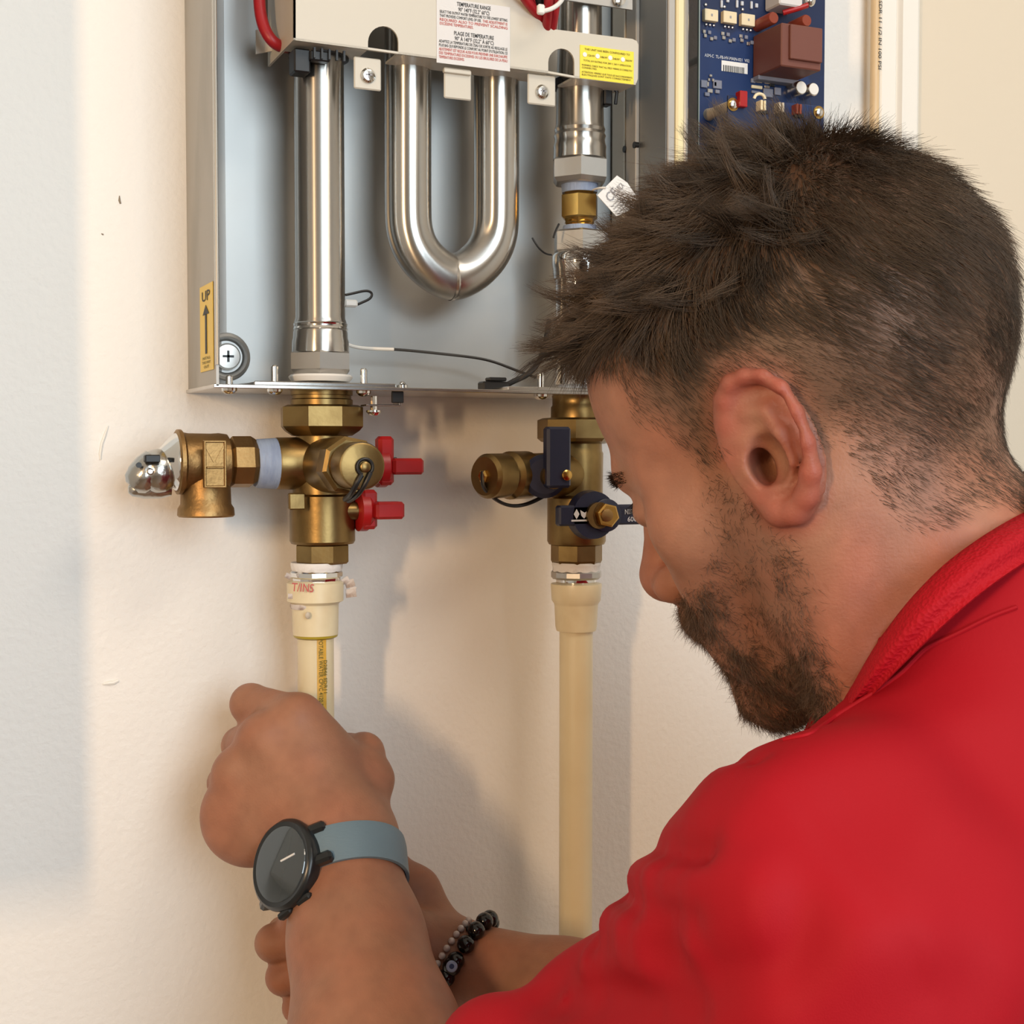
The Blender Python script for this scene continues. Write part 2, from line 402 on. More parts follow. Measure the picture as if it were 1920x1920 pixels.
# UP sticker on the outer side of the cabinet
XS = CX0-.0004
a, b2, c2 = PXp(375, 540, XS), PXp(399, 533, XS), PXp(379, 698, XS)
y0, y1, z1, z0 = a[1], b2[1], a[2], c2[2]
st = MB().box((XS, (y0+y1)/2, (z0+z1)/2), (.0004, abs(y1-y0), z1-z0), None, .0001).build('sticker', 'sticker_yellow', heat)
Wd, Hh = abs(y1-y0), z1-z0
og = (XS-.0003, y0, z0); ux = (0, -1, 0); uz = (0, 0, 1); nn = (-1, 0, 0)
lettering([('UP', Wd*.17, Hh*.815, Hh*.165, 'ink_black', Wd*.62), ('INSTALL', Wd*.2, Hh*.135, Hh*.045, 'ink_olive', Wd*.6),
           ('THIS WAY', Wd*.17, Hh*.085, Hh*.045, 'ink_olive', Wd*.66), ('OUT', Wd*.3, Hh*.035, Hh*.045, 'ink_olive', Wd*.4)], og, ux, uz, nn, st)
def sp(u, v): return np.array([XS-.0004, y0-u*Wd, z0+v*Hh])
m = MB(); m.prism([sp(.44, .20), sp(.56, .20), sp(.56, .66), sp(.44, .66)], (-.00015, 0, 0)); m.prism([sp(.26, .655), sp(.74, .655), sp(.5, .765)], (-.00015, 0, 0))
m.build('arrow', 'ink_black', st, smooth=0)

# heating tubes -------------------------------------------------
TY = -0.055
def ring(px, Y, rows, name, mt, n=40, parent=heat, rot=0.0, smooth=35, X=None):
    return vlathe(MB(), px, Y, rows, n, rot, X).build(name, mt, parent, smooth)
XL = PY(600, 500, TY)[0]; XR = PY(1087, 300, TY)[0]
lt = ring(600, TY, [(-300, 93), (598, 93), (603, 97), (612, 100), (618, 97), (624, 102), (634, 102), (640, 106), (662, 107)], 'heating_tube', 'steel_tube', X=XL)
ring(600, TY, [(604, 94), (608, 102), (613, 98), (618, 103), (622, 96)], 'weld_bead', 'chrome', parent=lt, X=XL)
ring(600, TY, [(660, 112), (664, 124), (694, 124), (702, 112), (704, 100)], 'union_nut', 'steel_hex', 6, parent=lt, rot=-.30, smooth=20, X=XL)
ring(600, TY, [(703, 112), (707, 120), (711, 116), (716, 108)], 'seal', 'white_plastic', parent=lt, X=XL)
ring(600, TY, [(94, 106), (96, 112), (112, 112), (114, 104)], 'clamp', 'black_rubber', parent=lt, X=XL)
m = MB(); q = PY(562, 118, TY-.014)
m.box(q, (.010, .012, .014), None, .001); m.box(q+np.array([.010, -.006, .003]), (.012, .006, .006), None, .0008)
for k in range(5): m.box(q+np.array([.006+.0045*k, -.010, .004]), (.0012, .002, .006))
m.build('clamp_screw', 'black_plastic', lt)
# U tube (mitred bend)
ut = MB(); yl = TY+.004
def arc_u():
    A = [PY(765, -200, yl), PY(765, 120, yl), PY(765, 260, yl), PY(765, 400, yl)]
    for px, py in ((767, 430), (775, 458), (790, 483), (812, 504), (832, 516), (848, 521), (864, 517), (886, 505), (908, 484), (923, 459), (930, 430)):
        A.append(PY(px, py, yl))
    return A+[PY(931, 400, yl), PY(931, 260, yl), PY(931, 120, yl), PY(931, -200, yl)]
P = np.array(arc_u())
P2 = [P[0]]
for i in range(1, len(P)):
    for k in range(1, 5):
        P2.append(P[i-1]+(P[i]-P[i-1])*k/4)
P2 = np.array(P2)
for _ in range(3):
    P2[1:-1] = (P2[:-2]+2*P2[1:-1]+P2[2:])/4
rr = 43*mpp(PY(850, 400, yl))
ut.tube(P2, rr, 36); uo = ut.build('heating_tube', 'steel_tube', heat, 50, 'U-shaped steel heating tube')
mid = PY(848, 521, yl)
m = MB(); m.lathe(mid+np.array([-.0012, 0, .0]), (1, 0, .1), [(-.0014, rr*.99), (0, rr*1.03), (.0014, rr*.99)], 32, cap=False); m.build('weld_bead', 'steel', uo)
# right tube stack
rt = ring(1087, TY, [(-300, 80), (60, 82), (165, 88), (236, 90), (244, 96), (250, 92), (256, 98), (262, 94), (270, 96), (276, 100), (284, 98), (300, 100)], 'heating_tube', 'steel_tube', X=XR, )
ring(1087, TY, [(150, 92), (152, 100), (166, 101), (168, 92)], 'clamp', 'black_rubber', parent=rt, X=XR)
m = MB(); q = PY(1136, 182, TY-.006); m.box(q, (.006, .008, .012), None, .001); m.tube([q+np.array([.002, -.004, .006]), q+np.array([.006, -.004, .003]), q+np.array([.005, -.004, -.005])], .0012, 8); m.build('clamp_screw', 'black_plastic', rt)
ring(1087, TY, [(299, 100), (304, 112), (337, 112), (345, 100), (347, 90)], 'union_nut', 'steel_hex', 6, parent=rt, rot=-.42, smooth=20, X=XR)
ring(1087, TY, [(345, 70), (352, 68), (362, 66)], 'thread_tape', 'blue_tape', parent=rt, X=XR)
ring(1087, TY, [(360, 58), (364, 62), (368, 74), (408, 74), (412, 62), (418, 58), (424, 54)], 'brass_fitting', 'brass_bright', 6, parent=rt, rot=-.55, smooth=20, X=XR)
ring(1087, TY, [(412, 50), (418, 56), (421, 50), (425, 55), (428, 50)], 'brass_thread', 'brass_bright', parent=rt, X=XR)
ring(1087, TY, [(424, 62), (434, 66), (438, 66)], 'thread_tape', 'blue_tape', parent=rt, X=XR)
ring(1087, TY, [(434, 92), (438, 104), (472, 104), (478, 96)], 'union_nut', 'steel_hex', 6, parent=rt, rot=-.35, smooth=20, X=XR)
ring(1087, TY, [(477, 98), (482, 104), (500, 103), (506, 100), (524, 98), (526, 92), (560, 90), (700, 90), (722, 96)], 'lower_tube', 'chrome', parent=rt, X=XR)
# element cover --------------------------------------------------
VY = -0.0835
def cv_(px, py, dy=0): return PY(px, py, VY+dy)
poly = [(550, -260), (550, 75)]
poly += [(690, 93)]
for k in range(13):
    a = math.pi*(1-k/12); poly.append((718.5+28.5*math.cos(a), 79-30*math.sin(a)))
poly += [(747, 101), (1028, 137)]
for k in range(13):
    a = math.pi*(1-k/12); poly.append((1052.5+24.5*math.cos(a), 117-26*math.sin(a)))
poly += [(1077, 146), (1186, 159), (1193, 156), (1196, 148), (1197, 84), (1194, 77), (1186, 73), (1040, 55), (1028, 52), (1018, 44), (985, 12), (960, -20), (940, -260)]
cover = MB().prism([cv_(x, y) for x, y in poly], (0, .0014, 0)).build('element_cover', 'cover_paint', heat, 25)
# return flanges of the cover
m = MB()
a = cv_(550, -260); b_ = cv_(550, 75); m.prism([a, b_, b_+np.array([0, .060, 0]), a+np.array([0, .060, 0])], (.0014, 0, 0))
m.build('cover_side', 'cover_paint', cover)
m = MB()
def bedge(p, q, dep=.024):
    A = cv_(*p); B = cv_(*q); e = np.array([0, dep, 0]); t_ = np.array([0, 0, .0013])
    m.add([A, B, B+e, A+e, A+t_, B+t_, B+e+t_, A+e+t_], [(0,1,2,3), (4,7,6,5), (0,4,5,1), (1,5,6,2), (2,6,7,3), (3,7,4,0)])
for p, q in (((550, 75), (690, 93)), ((747, 101), (1028, 137)), ((1077, 146), (1192, 159))): bedge(p, q)
bedge((690, 93), (747, 101), .002); bedge((1028, 137), (1077, 146), .002)
m.build('cover_lip', 'cover_paint', cover)
m = MB(); wy = -.034
m.prism([PY(480, 56, wy), PY(480, 101, wy), PY(552, 88, wy), PY(552, -250, wy), PY(520, -250, wy), PY(520, 50, wy)], (0, .0014, 0)); m.build('side_bracket', 'cover_paint', cover)
MB().box(PY(521, 94, wy-.001), (.003, .002, .0014), None, .0004).build('rivet', 'chrome', cover)
for (x0, yy, x1, yb), scr in (((664, 112, 715, 168), 1), ((833, 132, 884, 186), 0), ((990, 144, 1042, 197), 1)):
    tb = MB(); Yt = VY+.004
    pbox(tb, x0, yy-4, x1, yb, Yt, .0016, .0012); to = tb.build('tab', 'cover_paint', cover)
    if scr:
        c = PY((x0+x1)/2, (yy+yb)/2+2, Yt-.0002); m = MB()
        m.lathe(c, (0, -1, 0), [(0, .0044), (.001, .0044), (.0022, .0032), (.0025, .0012)], 20); so = m.build('screw', 'chrome', to)
        m = MB(); m.box(c+np.array([0, -.0025, 0]), (.0040, .0006, .0008)); m.box(c+np.array([0, -.0025, 0]), (.0008, .0006, .0040)); m.build('cross_slot', 'ink_grey', so)
    else:
        m = MB(); pbox(m, x0, yy-2, x1, yy+6, Yt-.0022, .003, .0004); m.build('tab_fold', 'cover_paint', to)
# labels
A, B, D = cv_(818, -6), cv_(956, 14), cv_(814, 117)
Wd = B[0]-A[0]; Hh = A[2]-D[2]
lb = MB().box(((A[0]+B[0])/2, VY-.0002, (A[2]+D[2])/2), (Wd, .0004, Hh), None, .0001).build('label', 'sticker_grey', cover, label='grey-white temperature range label in two languages')
og = (A[0], VY-.0005, D[2]); ux, uz, nn = (1, 0, 0), (0, 0, 1), (0, -1, 0)
L = []
def row(t, xf, vf, hf, mt, wf): L.append((t, Wd*xf, Hh*vf, Hh*hf, mt, Wd*wf))
row('TEMPERATURE RANGE', .27, .905, .085, 'ink_black', .46); row('90° 140°F (32.2° 60°C)', .29, .825, .085, 'ink_black', .42)
row('SELECT THE OUTPUT WATER TEMPERATURE TO THE LOWEST SETTING', .04, .765, .06, 'ink_black', .92)
row('THAT PROVIDES COMFORT LEVEL OF USE.', .04, .705, .06, 'ink_black', .56); row('THIS ADJUSTMENT IS', .62, .705, .06, 'ink_red', .34)
row('REQUIRED ALSO TO PREVENT SCALDING', .04, .645, .06, 'ink_red', .92); row('EXCESSIVE TEMPERATURES.', .04, .585, .06, 'ink_red', .45)
row('PLAGE DE TEMPERATURE', .23, .455, .085, 'ink_black', .54); row('90° À 140°F (32,2° À 60°C)', .24, .375, .085, 'ink_black', .53)
row('ADAPTEZ LA TEMPERATURE DE L\'EAU DE SORTIE AU REGLAGE LE', .03, .315, .06, 'ink_black', .93)
row('PLUS BAS QUI REPONDE LE CONFORT AU POINT D\'UTILISATION, CE', .03, .255, .06, 'ink_black', .93)
row('AJUSTEMENT EST REQUIS AUSSI POUR PREVENIR UNE SURCHAUFFE', .03, .195, .06, 'ink_red', .93)
row('DES TEMPERATURES EXCESSIVES OU LES BRULURES DE LA PEAU', .03, .135, .06, 'ink_red', .93); row('TEMPERATURES EXCESSIVES.', .03, .075, .06, 'ink_red', .34)
lettering(L, og, ux, uz, nn, lb)
A, B, D = cv_(1087, 84), cv_(1188, 96), cv_(1083, 146)
Wd = B[0]-A[0]; Hh = A[2]-D[2]
lb = MB().box(((A[0]+B[0])/2, VY-.0002, (A[2]+D[2])/2), (Wd, .0004, Hh), None, .0001).build('label', 'sticker_lemon', cover, label='bright yellow configuration label with four white dots')
og = (A[0], VY-.0005, D[2]); L = []
row('THIS UNIT HAS BEEN CONFIGURED TO', .08, .86, .085, 'ink_olive', .84)
for i, s_ in enumerate(('12kW', '18kW', '24kW', '36kW')): row(s_, .13+.235*i, .68, .085, 'ink_olive', .13)
row('TOTAL kW RATING FOR 208 V, 240 V OPERATION', .06, .52, .075, 'ink_olive', .88)
row('WARNING: CHECK THAT ALL FIELD WIRING IS CORRECTLY', .03, .38, .075, 'ink_olive', .94); row('CONNECTED.', .03, .30, .075, 'ink_olive', .28)
row('ATTENTION: VERIFIEZ QUE TOUS LES RACCORDEMENTS', .03, .17, .075, 'ink_olive', .94); row('ELECTRIQUES SONT FAITS CORRECTEMENT.', .03, .09, .075, 'ink_olive', .92)
lettering(L, og, ux, uz, nn, lb)
m = MB()
for i in range(4):
    m.lathe((A[0]+Wd*(.085+.235*i), VY-.0005, D[2]+Hh*.72), (0, -1, 0), [(0, Wd*.038), (.0002, Wd*.038)], 16)
m.build('white_dots', 'paper_white', lb)
# metal angle at the top right behind the wires
m = MB(); pbox(m, 1045, -60, 1186, 8, -.074, .0016); m.build('top_bracket', 'side_metal', heat)
m = MB(); m.lathe(PY(1160, 0, -.076), (0, -1, 0), [(0, .004), (.002, .004), (.003, .002)], 16); m.build('screw', 'chrome', heat)

# wires ----------------------------------------------------------
def smooth_path(pts, k=6, it=3):
    P = np.array(pts, float); Q = [P[0]]
    for i in range(1, len(P)):
        for j in range(1, k+1): Q.append(P[i-1]+(P[i]-P[i-1])*j/k)
    Q = np.array(Q)
    for _ in range(it*k): Q[1:-1] = (Q[:-2]+2*Q[1:-1]+Q[2:])/4
    return Q
o = MB().tube(smooth_path([PY(486, -200, -.045), PY(486, -40, -.047), PY(485, 10, -.05), PY(492, 50, -.052), PY(508, 78, -.056), PY(530, 92, -.054), PY(560, 86, -.03)]), .0036, 16).build('red_hose', 'red_rubber')
tag(o, 'thick red cable curving down at the left of the cover', 'cable')
wr = thing('wire_bundle', PY(1020, 0, -.088), 'bundle of red wires with a black one at the top of the cover', 'wires')
for i, (a_, b_, c_, mt) in enumerate((((1032, -80), (1030, 0), (1024, 58), 'red_rubber'), ((1048, -80), (1044, 0), (1034, 58), 'red_rubber'), ((940, -70), (985, 2), (1020, 40), 'red_rubber'), ((990, -80), (1008, -10), (1022, 40), 'black_rubber'), ((960, -90), (996, -14), (1026, 44), 'red_rubber'))):
    MB().tube(smooth_path([PY(*a_, -.098+.003*i), PY(*b_, -.097+.003*i), PY(*c_, -.080)]), .0030, 12).build('wire', mt, wr)
zt = thing('zip_tie', PY(1015, 18, -.1), 'white zip tie around the red wires', 'cable tie')
MB().tube(smooth_path([PY(1008, 22, -.103), PY(1030, 20, -.106), PY(1050, 8, -.104), PY(1058, -8, -.096)]), .0014, 8).build('strap', 'white_plastic', zt)
MB().box(PY(1014, 18, -.104), (.0045, .0035, .006), None, .0008).build('head', 'white_plastic', zt)
# thermistor lead and sensor cable on the bottom plate
sl = thing('sensor_lead', PY(735, 655, -.03), 'thin lead, white then black, lying along the back of the heater floor', 'wire')
MB().tube(smooth_path([PY(640, 640, -.035), PY(662, 652, -.034), PY(700, 654, -.034), PY(738, 655, -.034)]), .0011, 8).build('white_sleeve', 'white_plastic', sl)
MB().tube(smooth_path([PY(738, 655, -.034), PY(780, 658, -.033), PY(850, 666, -.034), PY(915, 672, -.036), PY(955, 690, -.04), PY(1005, 708, -.05)]), .0009, 8).build('black_lead', 'black_rubber', sl)
lp = thing('wire_loop', PY(672, 556, -.03), 'small black wire loop with a white plug right of the straight tube', 'wire')
MB().tube(smooth_path([PY(648, 553, -.045), PY(668, 549, -.044), PY(688, 543, -.043), PY(700, 549, -.043), PY(696, 560, -.043), PY(684, 565, -.043), PY(668, 572, -.043)]), .0008, 8).build('wire', 'black_rubber', lp)
MB().box(PY(657, 569, -.043), (.0085, .005, .0045), None, .001).build('plug', 'white_plastic', lp)
fs = thing('flow_sensor', PY(925, 718, -.045), 'small black sensor with a cable on the heater floor', 'sensor')
q = PY(926, 718, -.05); q[2] = ZB+.0046
MB().box(q, (.019, .010, .006), None, .001).build('body', 'black_plastic', fs)
MB().box(q+np.array([.001, -.001, .0045]), (.012, .008, .0024), None, .0006).build('clip', 'black_plastic', fs)
MB().tube(smooth_path([q+np.array([.009, 0, .001]), PY(965, 713, -.05), PY(992, 704, -.05), PY(1012, 680, -.05), PY(1022, 650, -.05), PY(1030, 600, -.045)]), .0018, 10).build('cable', 'black_rubber', fs)
MB().tube(smooth_path([PY(1048, 420, -.070), PY(1040, 436, -.072), PY(1038, 446, -.072)]), .0007, 8).build('capillary', 'black_rubber', fs)
MB().tube(smooth_path([PY(998, 446, -.05), PY(1008, 464, -.052), PY(1022, 477, -.056), PY(1034, 478, -.066)]), .0006, 8).build('capillary', 'black_rubber', fs)
# paper tag
tg = thing('paper_tag', PY(1150, 365, -.075), 'white folded paper tag with CE mark hanging from the brass fitting', 'tag')
Yp = -.078
m = MB(); m.prism([PY(1120, 366, Yp), PY(1157, 329, Yp), PY(1176, 342, Yp), PY(1196, 372, Yp), PY(1192, 388, Yp), PY(1156, 406, Yp)], (0, .0006, 0)); pt = m.build('paper', 'paper_white', tg, 0)
A = PY(1126, 372, Yp); B = PY(1162, 334, Yp); e1 = (B-A); l1 = np.linalg.norm(e1); e1 /= l1; n_ = np.array([0, -1.0, 0]); e2 = np.cross(n_, e1)
e2 = -np.cross(e1, n_) if np.dot(-np.cross(e1, n_), [-1, 0, 1]) > 0 else np.cross(e1, n_)
lettering([('CE', .003, -.0065, .0085, 'ink_grey', .0085), ('UKCA', .0125, -.006, .0055, 'ink_grey', .006)] + [('Read instructions first', .002, -.0095-.0021*k, .0017, 'ink_grey', .013-.001*k) for k in range(4)], A+n_*.0002, e1, e2, n_, pt)
MB().tube(smooth_path([PY(1112, 356, -.066), PY(1122, 352, -.076), PY(1136, 352, Yp-.001)]), .0007, 8).build('string', 'white_plastic', tg)
# ------------------------------------------------------------------ hot valve (red handles)
XV = PY(604, 900, TY)[0]
hot = thing('service_valve', (XV, TY, PY(604, 1055, TY)[2]), 'brass service valve with red handles above the left pipe', 'valve')
def vr(px, rows, name, mt, parent, n=40, rot=0.0, smooth=35, X=None):
    return vlathe(MB(), px, TY, rows, n, rot, X).build(name, mt, parent, smooth)
vr(604, [(731, 112), (733, 116), (741, 116), (742, 110), (748, 110), (750, 116), (760, 116), (762, 110)], 'nipple', 'brass', hot, X=XV)
vr(604, [(760, 140), (764, 160), (800, 160), (808, 146), (817, 118), (818, 100)], 'union_nut', 'brass', hot, 8, .20, 20, X=XV)
body = MB()
vlathe(body, 604, TY, [(814, 98), (836, 96), (850, 104), (900, 108), (926, 110), (930, 122), (1014, 122), (1019, 116), (1019, 102)], 44, 0, XV)
ZH = PY(560, 869, TY)[2]
hlathe(body, 869, TY, [(516, 96), (519, 98), (545, 98), (570, 100), (604, 100)], 40, 0, ZH)
ZP = PY(604, 872, TY)[2]
body.lathe((XV, TY, ZP), (0, -1, 0), [(0, .0165), (.030, .0165), (.042, .0160), (.046, .0150)], 40)
bo = body.build('body', 'brass', hot, 30)
m = MB(); q = PY(556, 940, TY-.019); m.box(q, (.010, .004, .010), np.eye(3), .0008); m.build('cast_pad', 'brass', bo)
vr(604, [(1018, 98), (1022, 104), (1052, 104), (1056, 96)], 'end_connector', 'brass', hot, 8, .1, 20, X=XV)
# capped drain port that points out of the wall
m = MB(); m.lathe((XV, TY, ZP), (0, -1, 0), [(.044, .0150), (.0455, .0172), (.058, .0172), (.0595, .0150)], 8, .2); hxp = m.build('port_hex', 'brass', hot, 20)
m = MB(); m.lathe((XV, TY, ZP), (0, -1, 0), [(.058, .0120), (.062, .0124), (.063, .0136), (.078, .0136), (.0795, .0130), (.080, .0118)], 40); cap = m.build('port_cap', 'brass', hot, 30)
cf = np.array([XV, TY-.0802, ZP])
m = MB(); m.lathe(cf+np.array([.001, 0, -.0005]), (0, -1, 0), [(0, .0030), (.0025, .0030), (.0030, .0022)], 18); m.build('rivet', 'brass', cap)
m = MB()
m.tube([cf+np.array([.001+.0045*math.cos(t), -.0012, -.0005+.0045*math.sin(t)]) for t in np.linspace(math.radians(250), math.radians(-40), 18)], .0010, 8)
m.tube(smooth_path([cf+np.array([-.0010, -.0012, -.0048]), cf+np.array([-.0045, -.0016, -.010]), cf+np.array([-.0055, .004, -.0165]), cf+np.array([-.004, .020, -.019])]), .0016, 10)
m.tube(smooth_path([cf+np.array([.0042, -.0012, -.0036]), cf+np.array([.001, -.0018, -.010]), cf+np.array([-.002, .003, -.017]), cf+np.array([-.002, .020, -.020])]), .0014, 10)
m.build('cap_strap', 'black_rubber', cap)
# red lever handles on short stems that point right
def red_handle(px, py, Y, px_h, w, name):
    c = PY(px, py, Y); h = MB()
    t_ = np.array([1, 0, 0])
    s_ = MB(); s_.lathe(c-t_*.014, (1, 0, 0), [(0, .0055), (.020, .0055)], 18); so = s_.build('stem', 'brass', hot)
    h.lathe(c, (1, 0, 0), [(0, .010), (.001, .0125), (.006, .0125), (.008, .0110)], 24)
    return c, h
c, h = red_handle(704, 876, -.060, 0, 0, '')
h.box(c+np.array([.0045, -.004, .004]), (.010, .010, .030), None, .002)
h.box(c+np.array([.0170, -.008, .0005]), (.020, .012, .0100), None, .0016)
h.build('lever_handle', 'red_plastic', hot)
m = MB(); m.lathe(c+np.array([.008, -.002, .001]), (1, 0, 0), [(0, .006), (.004, .006)], 6); m.build('lever_nut', 'black_plastic', hot)
c, h = red_handle(668, 958, -.066, 0, 0, '')
h.box(c+np.array([.0060, -.003, .001]), (.010, .012, .024), None, .002)
h.box(c+np.array([.0165, -.010, .0005]), (.018, .014, .0105), None, .0016)
h.build('lever_handle', 'red_plastic', hot)
m = MB(); m.lathe(c+np.array([.010, -.004, .001]), (1, 0, 0), [(0, .0055), (.003, .0055)], 6); m.build('lever_nut', 'black_plastic', hot)

# ------------------------------------------------------------------ relief valve left of it
rv = thing('relief_valve', PY(390, 968, TY), 'bronze pressure relief valve with chrome test lever left of the red-handled valve', 'valve')
Zr = PY(420, 866, TY)[2]
m = MB(); hlathe(m, 866, TY, [(478, 86), (482, 92), (500, 94), (517, 96), (519, 90)], 36, 0, ZH); tp = m.build('thread_tape', 'blue_tape', rv)
m = MB(); hlathe(m, 866, TY, [(429, 86), (434, 98), (468, 98), (476, 88), (480, 80)], 8, .2, Zr); m.build('hex_inlet', 'brass_cast', rv, 20)
m = MB()
hlathe(m, 868, TY, [(329, 112), (332, 122), (339, 122), (343, 112), (352, 108), (395, 106), (410, 108), (424, 104), (430, 84)], 40, 0, Zr)
Xo = PY(386, 930, TY)[0]
vlathe(m, 386, TY, [(868, 90), (915, 92), (945, 94), (953, 104), (966, 106), (969, 100)], 40, 0, Xo)
m.build('body', 'brass_cast', rv, 30)
m = MB(); r0 = PY(402, 870, TY-.021)
for dx, dz, sx, sz in ((-.0058, 0, .0014, .026), (.0058, 0, .0014, .026), (0, .013, .013, .0014), (0, -.013, .013, .0014), (0, -.002, .010, .0012)):
    m.box(r0+np.array([dx, -.0008, dz]), (sx, .004, sz), None, .0004)
for s_ in (-1, 1):
    ang = math.radians(28)*s_; R = np.array([[math.cos(ang), 0, math.sin(ang)], [0, 1, 0], [-math.sin(ang), 0, math.cos(ang)]])
    m.box(r0+np.array([.003*s_, -.0006, .006]), (.0011, .003, .011), R)
m.box(r0+np.array([0, .0005, 0]), (.012, .004, .026), None, .0005)
m.build('cast_plate', 'brass_cast', rv)
m = MB(); hlathe(m, 868, TY, [(337, 112), (333, 112), (326, 106), (316, 88), (304, 62), (296, 46), (288, 40), (276, 38)], 36, 0, Zr); bon = m.build('bonnet', 'chrome', rv, 30)
m = MB(); q = PY(276, 878, TY-.014)
def lev(px, py, dy): return PY(px, py, TY-.012+dy)
m.ball(lev(296, 884, .010), .0125, 20, (1, .95, 1.05))
m.lathe(lev(286, 876, .010), lev(250, 912, .010)-lev(286, 876, .010), [(-.004, .0095), (.002, .0105), (.009, .0098), (.014, .0080), (.0165, .0050)], 24)
m.lathe(lev(300, 915, .012), lev(244, 918, .012)-lev(300, 915, .012), [(-.006, .0050), (0, .0062), (.010, .0056), (.016, .0040), (.018, .002)], 20)
lo = m.build('test_lever', 'lever_chrome', rv, 40)
m = MB(); m.box(lev(285, 860, -.002), (.0085, .006, .0045), None, .0006); m.build('lever_slot', 'black_plastic', lo)
m = MB(); m.lathe(lev(281, 884, 0), (0, -1, 0), [(0, .0020), (.0014, .0020), (.002, .0012)], 14); m.build('rivet', 'steel', lo)
m = MB(); m.lathe(lev(260, 872, 0), (0, -1, 0), [(0, .0016), (.0012, .0016)], 12); m.build('rivet', 'black_plastic', lo)

# ------------------------------------------------------------------ left cream pipe
XP = PY(592, 1250, TY)[0]
lp_ = thing('supply_pipe', (XP, TY, FLOOR), 'cream plastic pipe with yellow printed stripe below the red-handled valve', 'pipe')
vr(592, [(1054, 96), (1058, 98), (1066, 95), (1070, 92)], 'thread_tape', 'white_tape', lp_, X=XP+.001)
vr(592, [(1069, 94), (1072, 100), (1080, 100), (1083, 92), (1090, 90)], 'lock_ring', 'chrome', lp_, 12, .1, 25, X=XP+.0005)
m = MB(); vlathe(m, 592, TY, [(1088, 92), (1092, 106), (1126, 105), (1130, 90), (1132, 87), (1180, 85), (1189, 84), (1190, 70)], 40, 0, XP); ad = m.build('adapter', 'cream_fitting', lp_, 30)
vr(592, [(1186, 80), (1188, 84), (1193, 82), (1196, 72)], 'glue_ring', 'olive_glue', lp_, X=XP)
z0 = PY(592, 1190, TY)[2]; rp_ = 34*mpp(PY(592, 1250, TY))
MB().lathe((XP, TY, FLOOR), (0, 0, 1), [(0, rp_), (z0-FLOOR, rp_)], 40).build('pipe', 'cream_pvc', lp_)
# printed stripe: thin curved strip on the pipe surface
a0, a1 = math.radians(4), math.radians(34); zb = PY(600, 1420, TY)[2]
m = MB(); V = []; Fs = []
th = math.atan2(0.233, 0.82)
def surf(a, z, e=.00025):             # angle measured from the direction that faces the camera, right positive
    aa = -math.pi/2 - th + a
    return (XP+(rp_+e)*math.cos(aa), TY+(rp_+e)*math.sin(aa), z)
for i in range(7):
    a = a0+(a1-a0)*i/6; V += [surf(a, z0-.001), surf(a, zb)]
for i in range(6): Fs.append((2*i, 2*i+2, 2*i+3, 2*i+1))
m.add(V, Fs); so = m.build('stripe', 'yellow_print', lp_)
am = a0+.10
t_ = np.array(surf(am, z0-.001, .0004)); e_ = np.array(surf(am+.1, z0-.001, .0004))-t_; e_ /= np.linalg.norm(e_); n_ = np.cross(e_, (0, 0, 1.0)); 
lettering([('POTABLE WATER CPVC 4120 FLOWGUARD', 0, 0, .0036, 'ink_olive', .058), ('D2846 SDR11', .013, .0029, .0030, 'ink_olive', .020)], t_, (0, 0, -1), e_, n_ if n_[1] < 0 else -n_, so, 'print')
def marks(px, py, txt, w_, h_):
    p = PY(px, py, TY-.0172); lettering([(txt, 0, 0, h_, 'ink_red', w_)], p, (1, 0, -.1), (.1, 0, 1), (0, -1, 0), ad, 'handwriting')
marks(546, 1108, 'T/INS', .0135, .007)
random.seed(4)
for (x, y, s_) in ((656, 1094, 9), (658, 1112, 10), (648, 1088, 7), (540, 1080, 6), (662, 1104, 6), (546, 1118, 6)):
    q = PY(x, y, TY-.006); R = Matrix.Rotation(random.uniform(-.6, .6), 3, 'Y') @ Matrix.Rotation(random.uniform(-.5, .5), 3, 'Z')
    k = mpp(q)*s_; MB().box(q, (k*2, .0004, k*1.6), np.array(R)).build('tape_shred', 'tape_shreds', lp_)
m = MB(); m.ball(PY(577, 1154, TY-.0142), .0017, 10, (1, .5, 1.3)); m.build('glue_drop', 'spacer_tan', ad)
m = MB(); vlathe(m, 575, TY-.0015, [(1131, 60), (1136, 62), (1141, 58)], 20); m.build('primer_smear', 'tape_shreds', ad)

# ------------------------------------------------------------------ cold valve (blue handles)
XC = PY(1081, 980, TY)[0]
cold = thing('service_valve', (XC, TY, PY(1081, 1055, TY)[2]), 'brass service valve with dark blue handles above the right pipe', 'valve')
vr(1081, [(735, 96), (742, 96), (746, 92), (760, 92), (764, 97), (785, 98)], 'nipple', 'brass', cold, X=XC)
vr(1081, [(784, 128), (788, 148), (822, 148), (828, 134), (832, 104)], 'union_nut', 'brass', cold, 8, .30, 20, X=XC)
body = MB()
vlathe(body, 1081, TY, [(826, 94), (846, 96), (850, 100), (928, 98), (934, 110), (1014, 110), (1020, 104), (1020, 96)], 44, 0, XC)
body.build('body', 'brass', cold, 30)
vr(1081, [(1018, 92), (1022, 96), (1050, 96), (1056, 90)], 'end_connector', 'brass', cold, 8, .35, 20, X=XC)
Zd = PY(1000, 888, TY)[2]
d0 = np.array([XC, TY, Zd])
tip = PY(908, 893, TY-.030); ax = tip-d0; Ld = np.linalg.norm(ax); ax /= Ld
m = MB(); m.lathe(d0, ax, [(0, .0150), (Ld*.30, .0150), (Ld*.36, .0138), (Ld*.52, .0138), (Ld*.56, .0152), (Ld*.74, .0152), (Ld*.78, .0124), (Ld*.80, .0124)], 36); m.build('drain_port', 'brass', cold, 30)
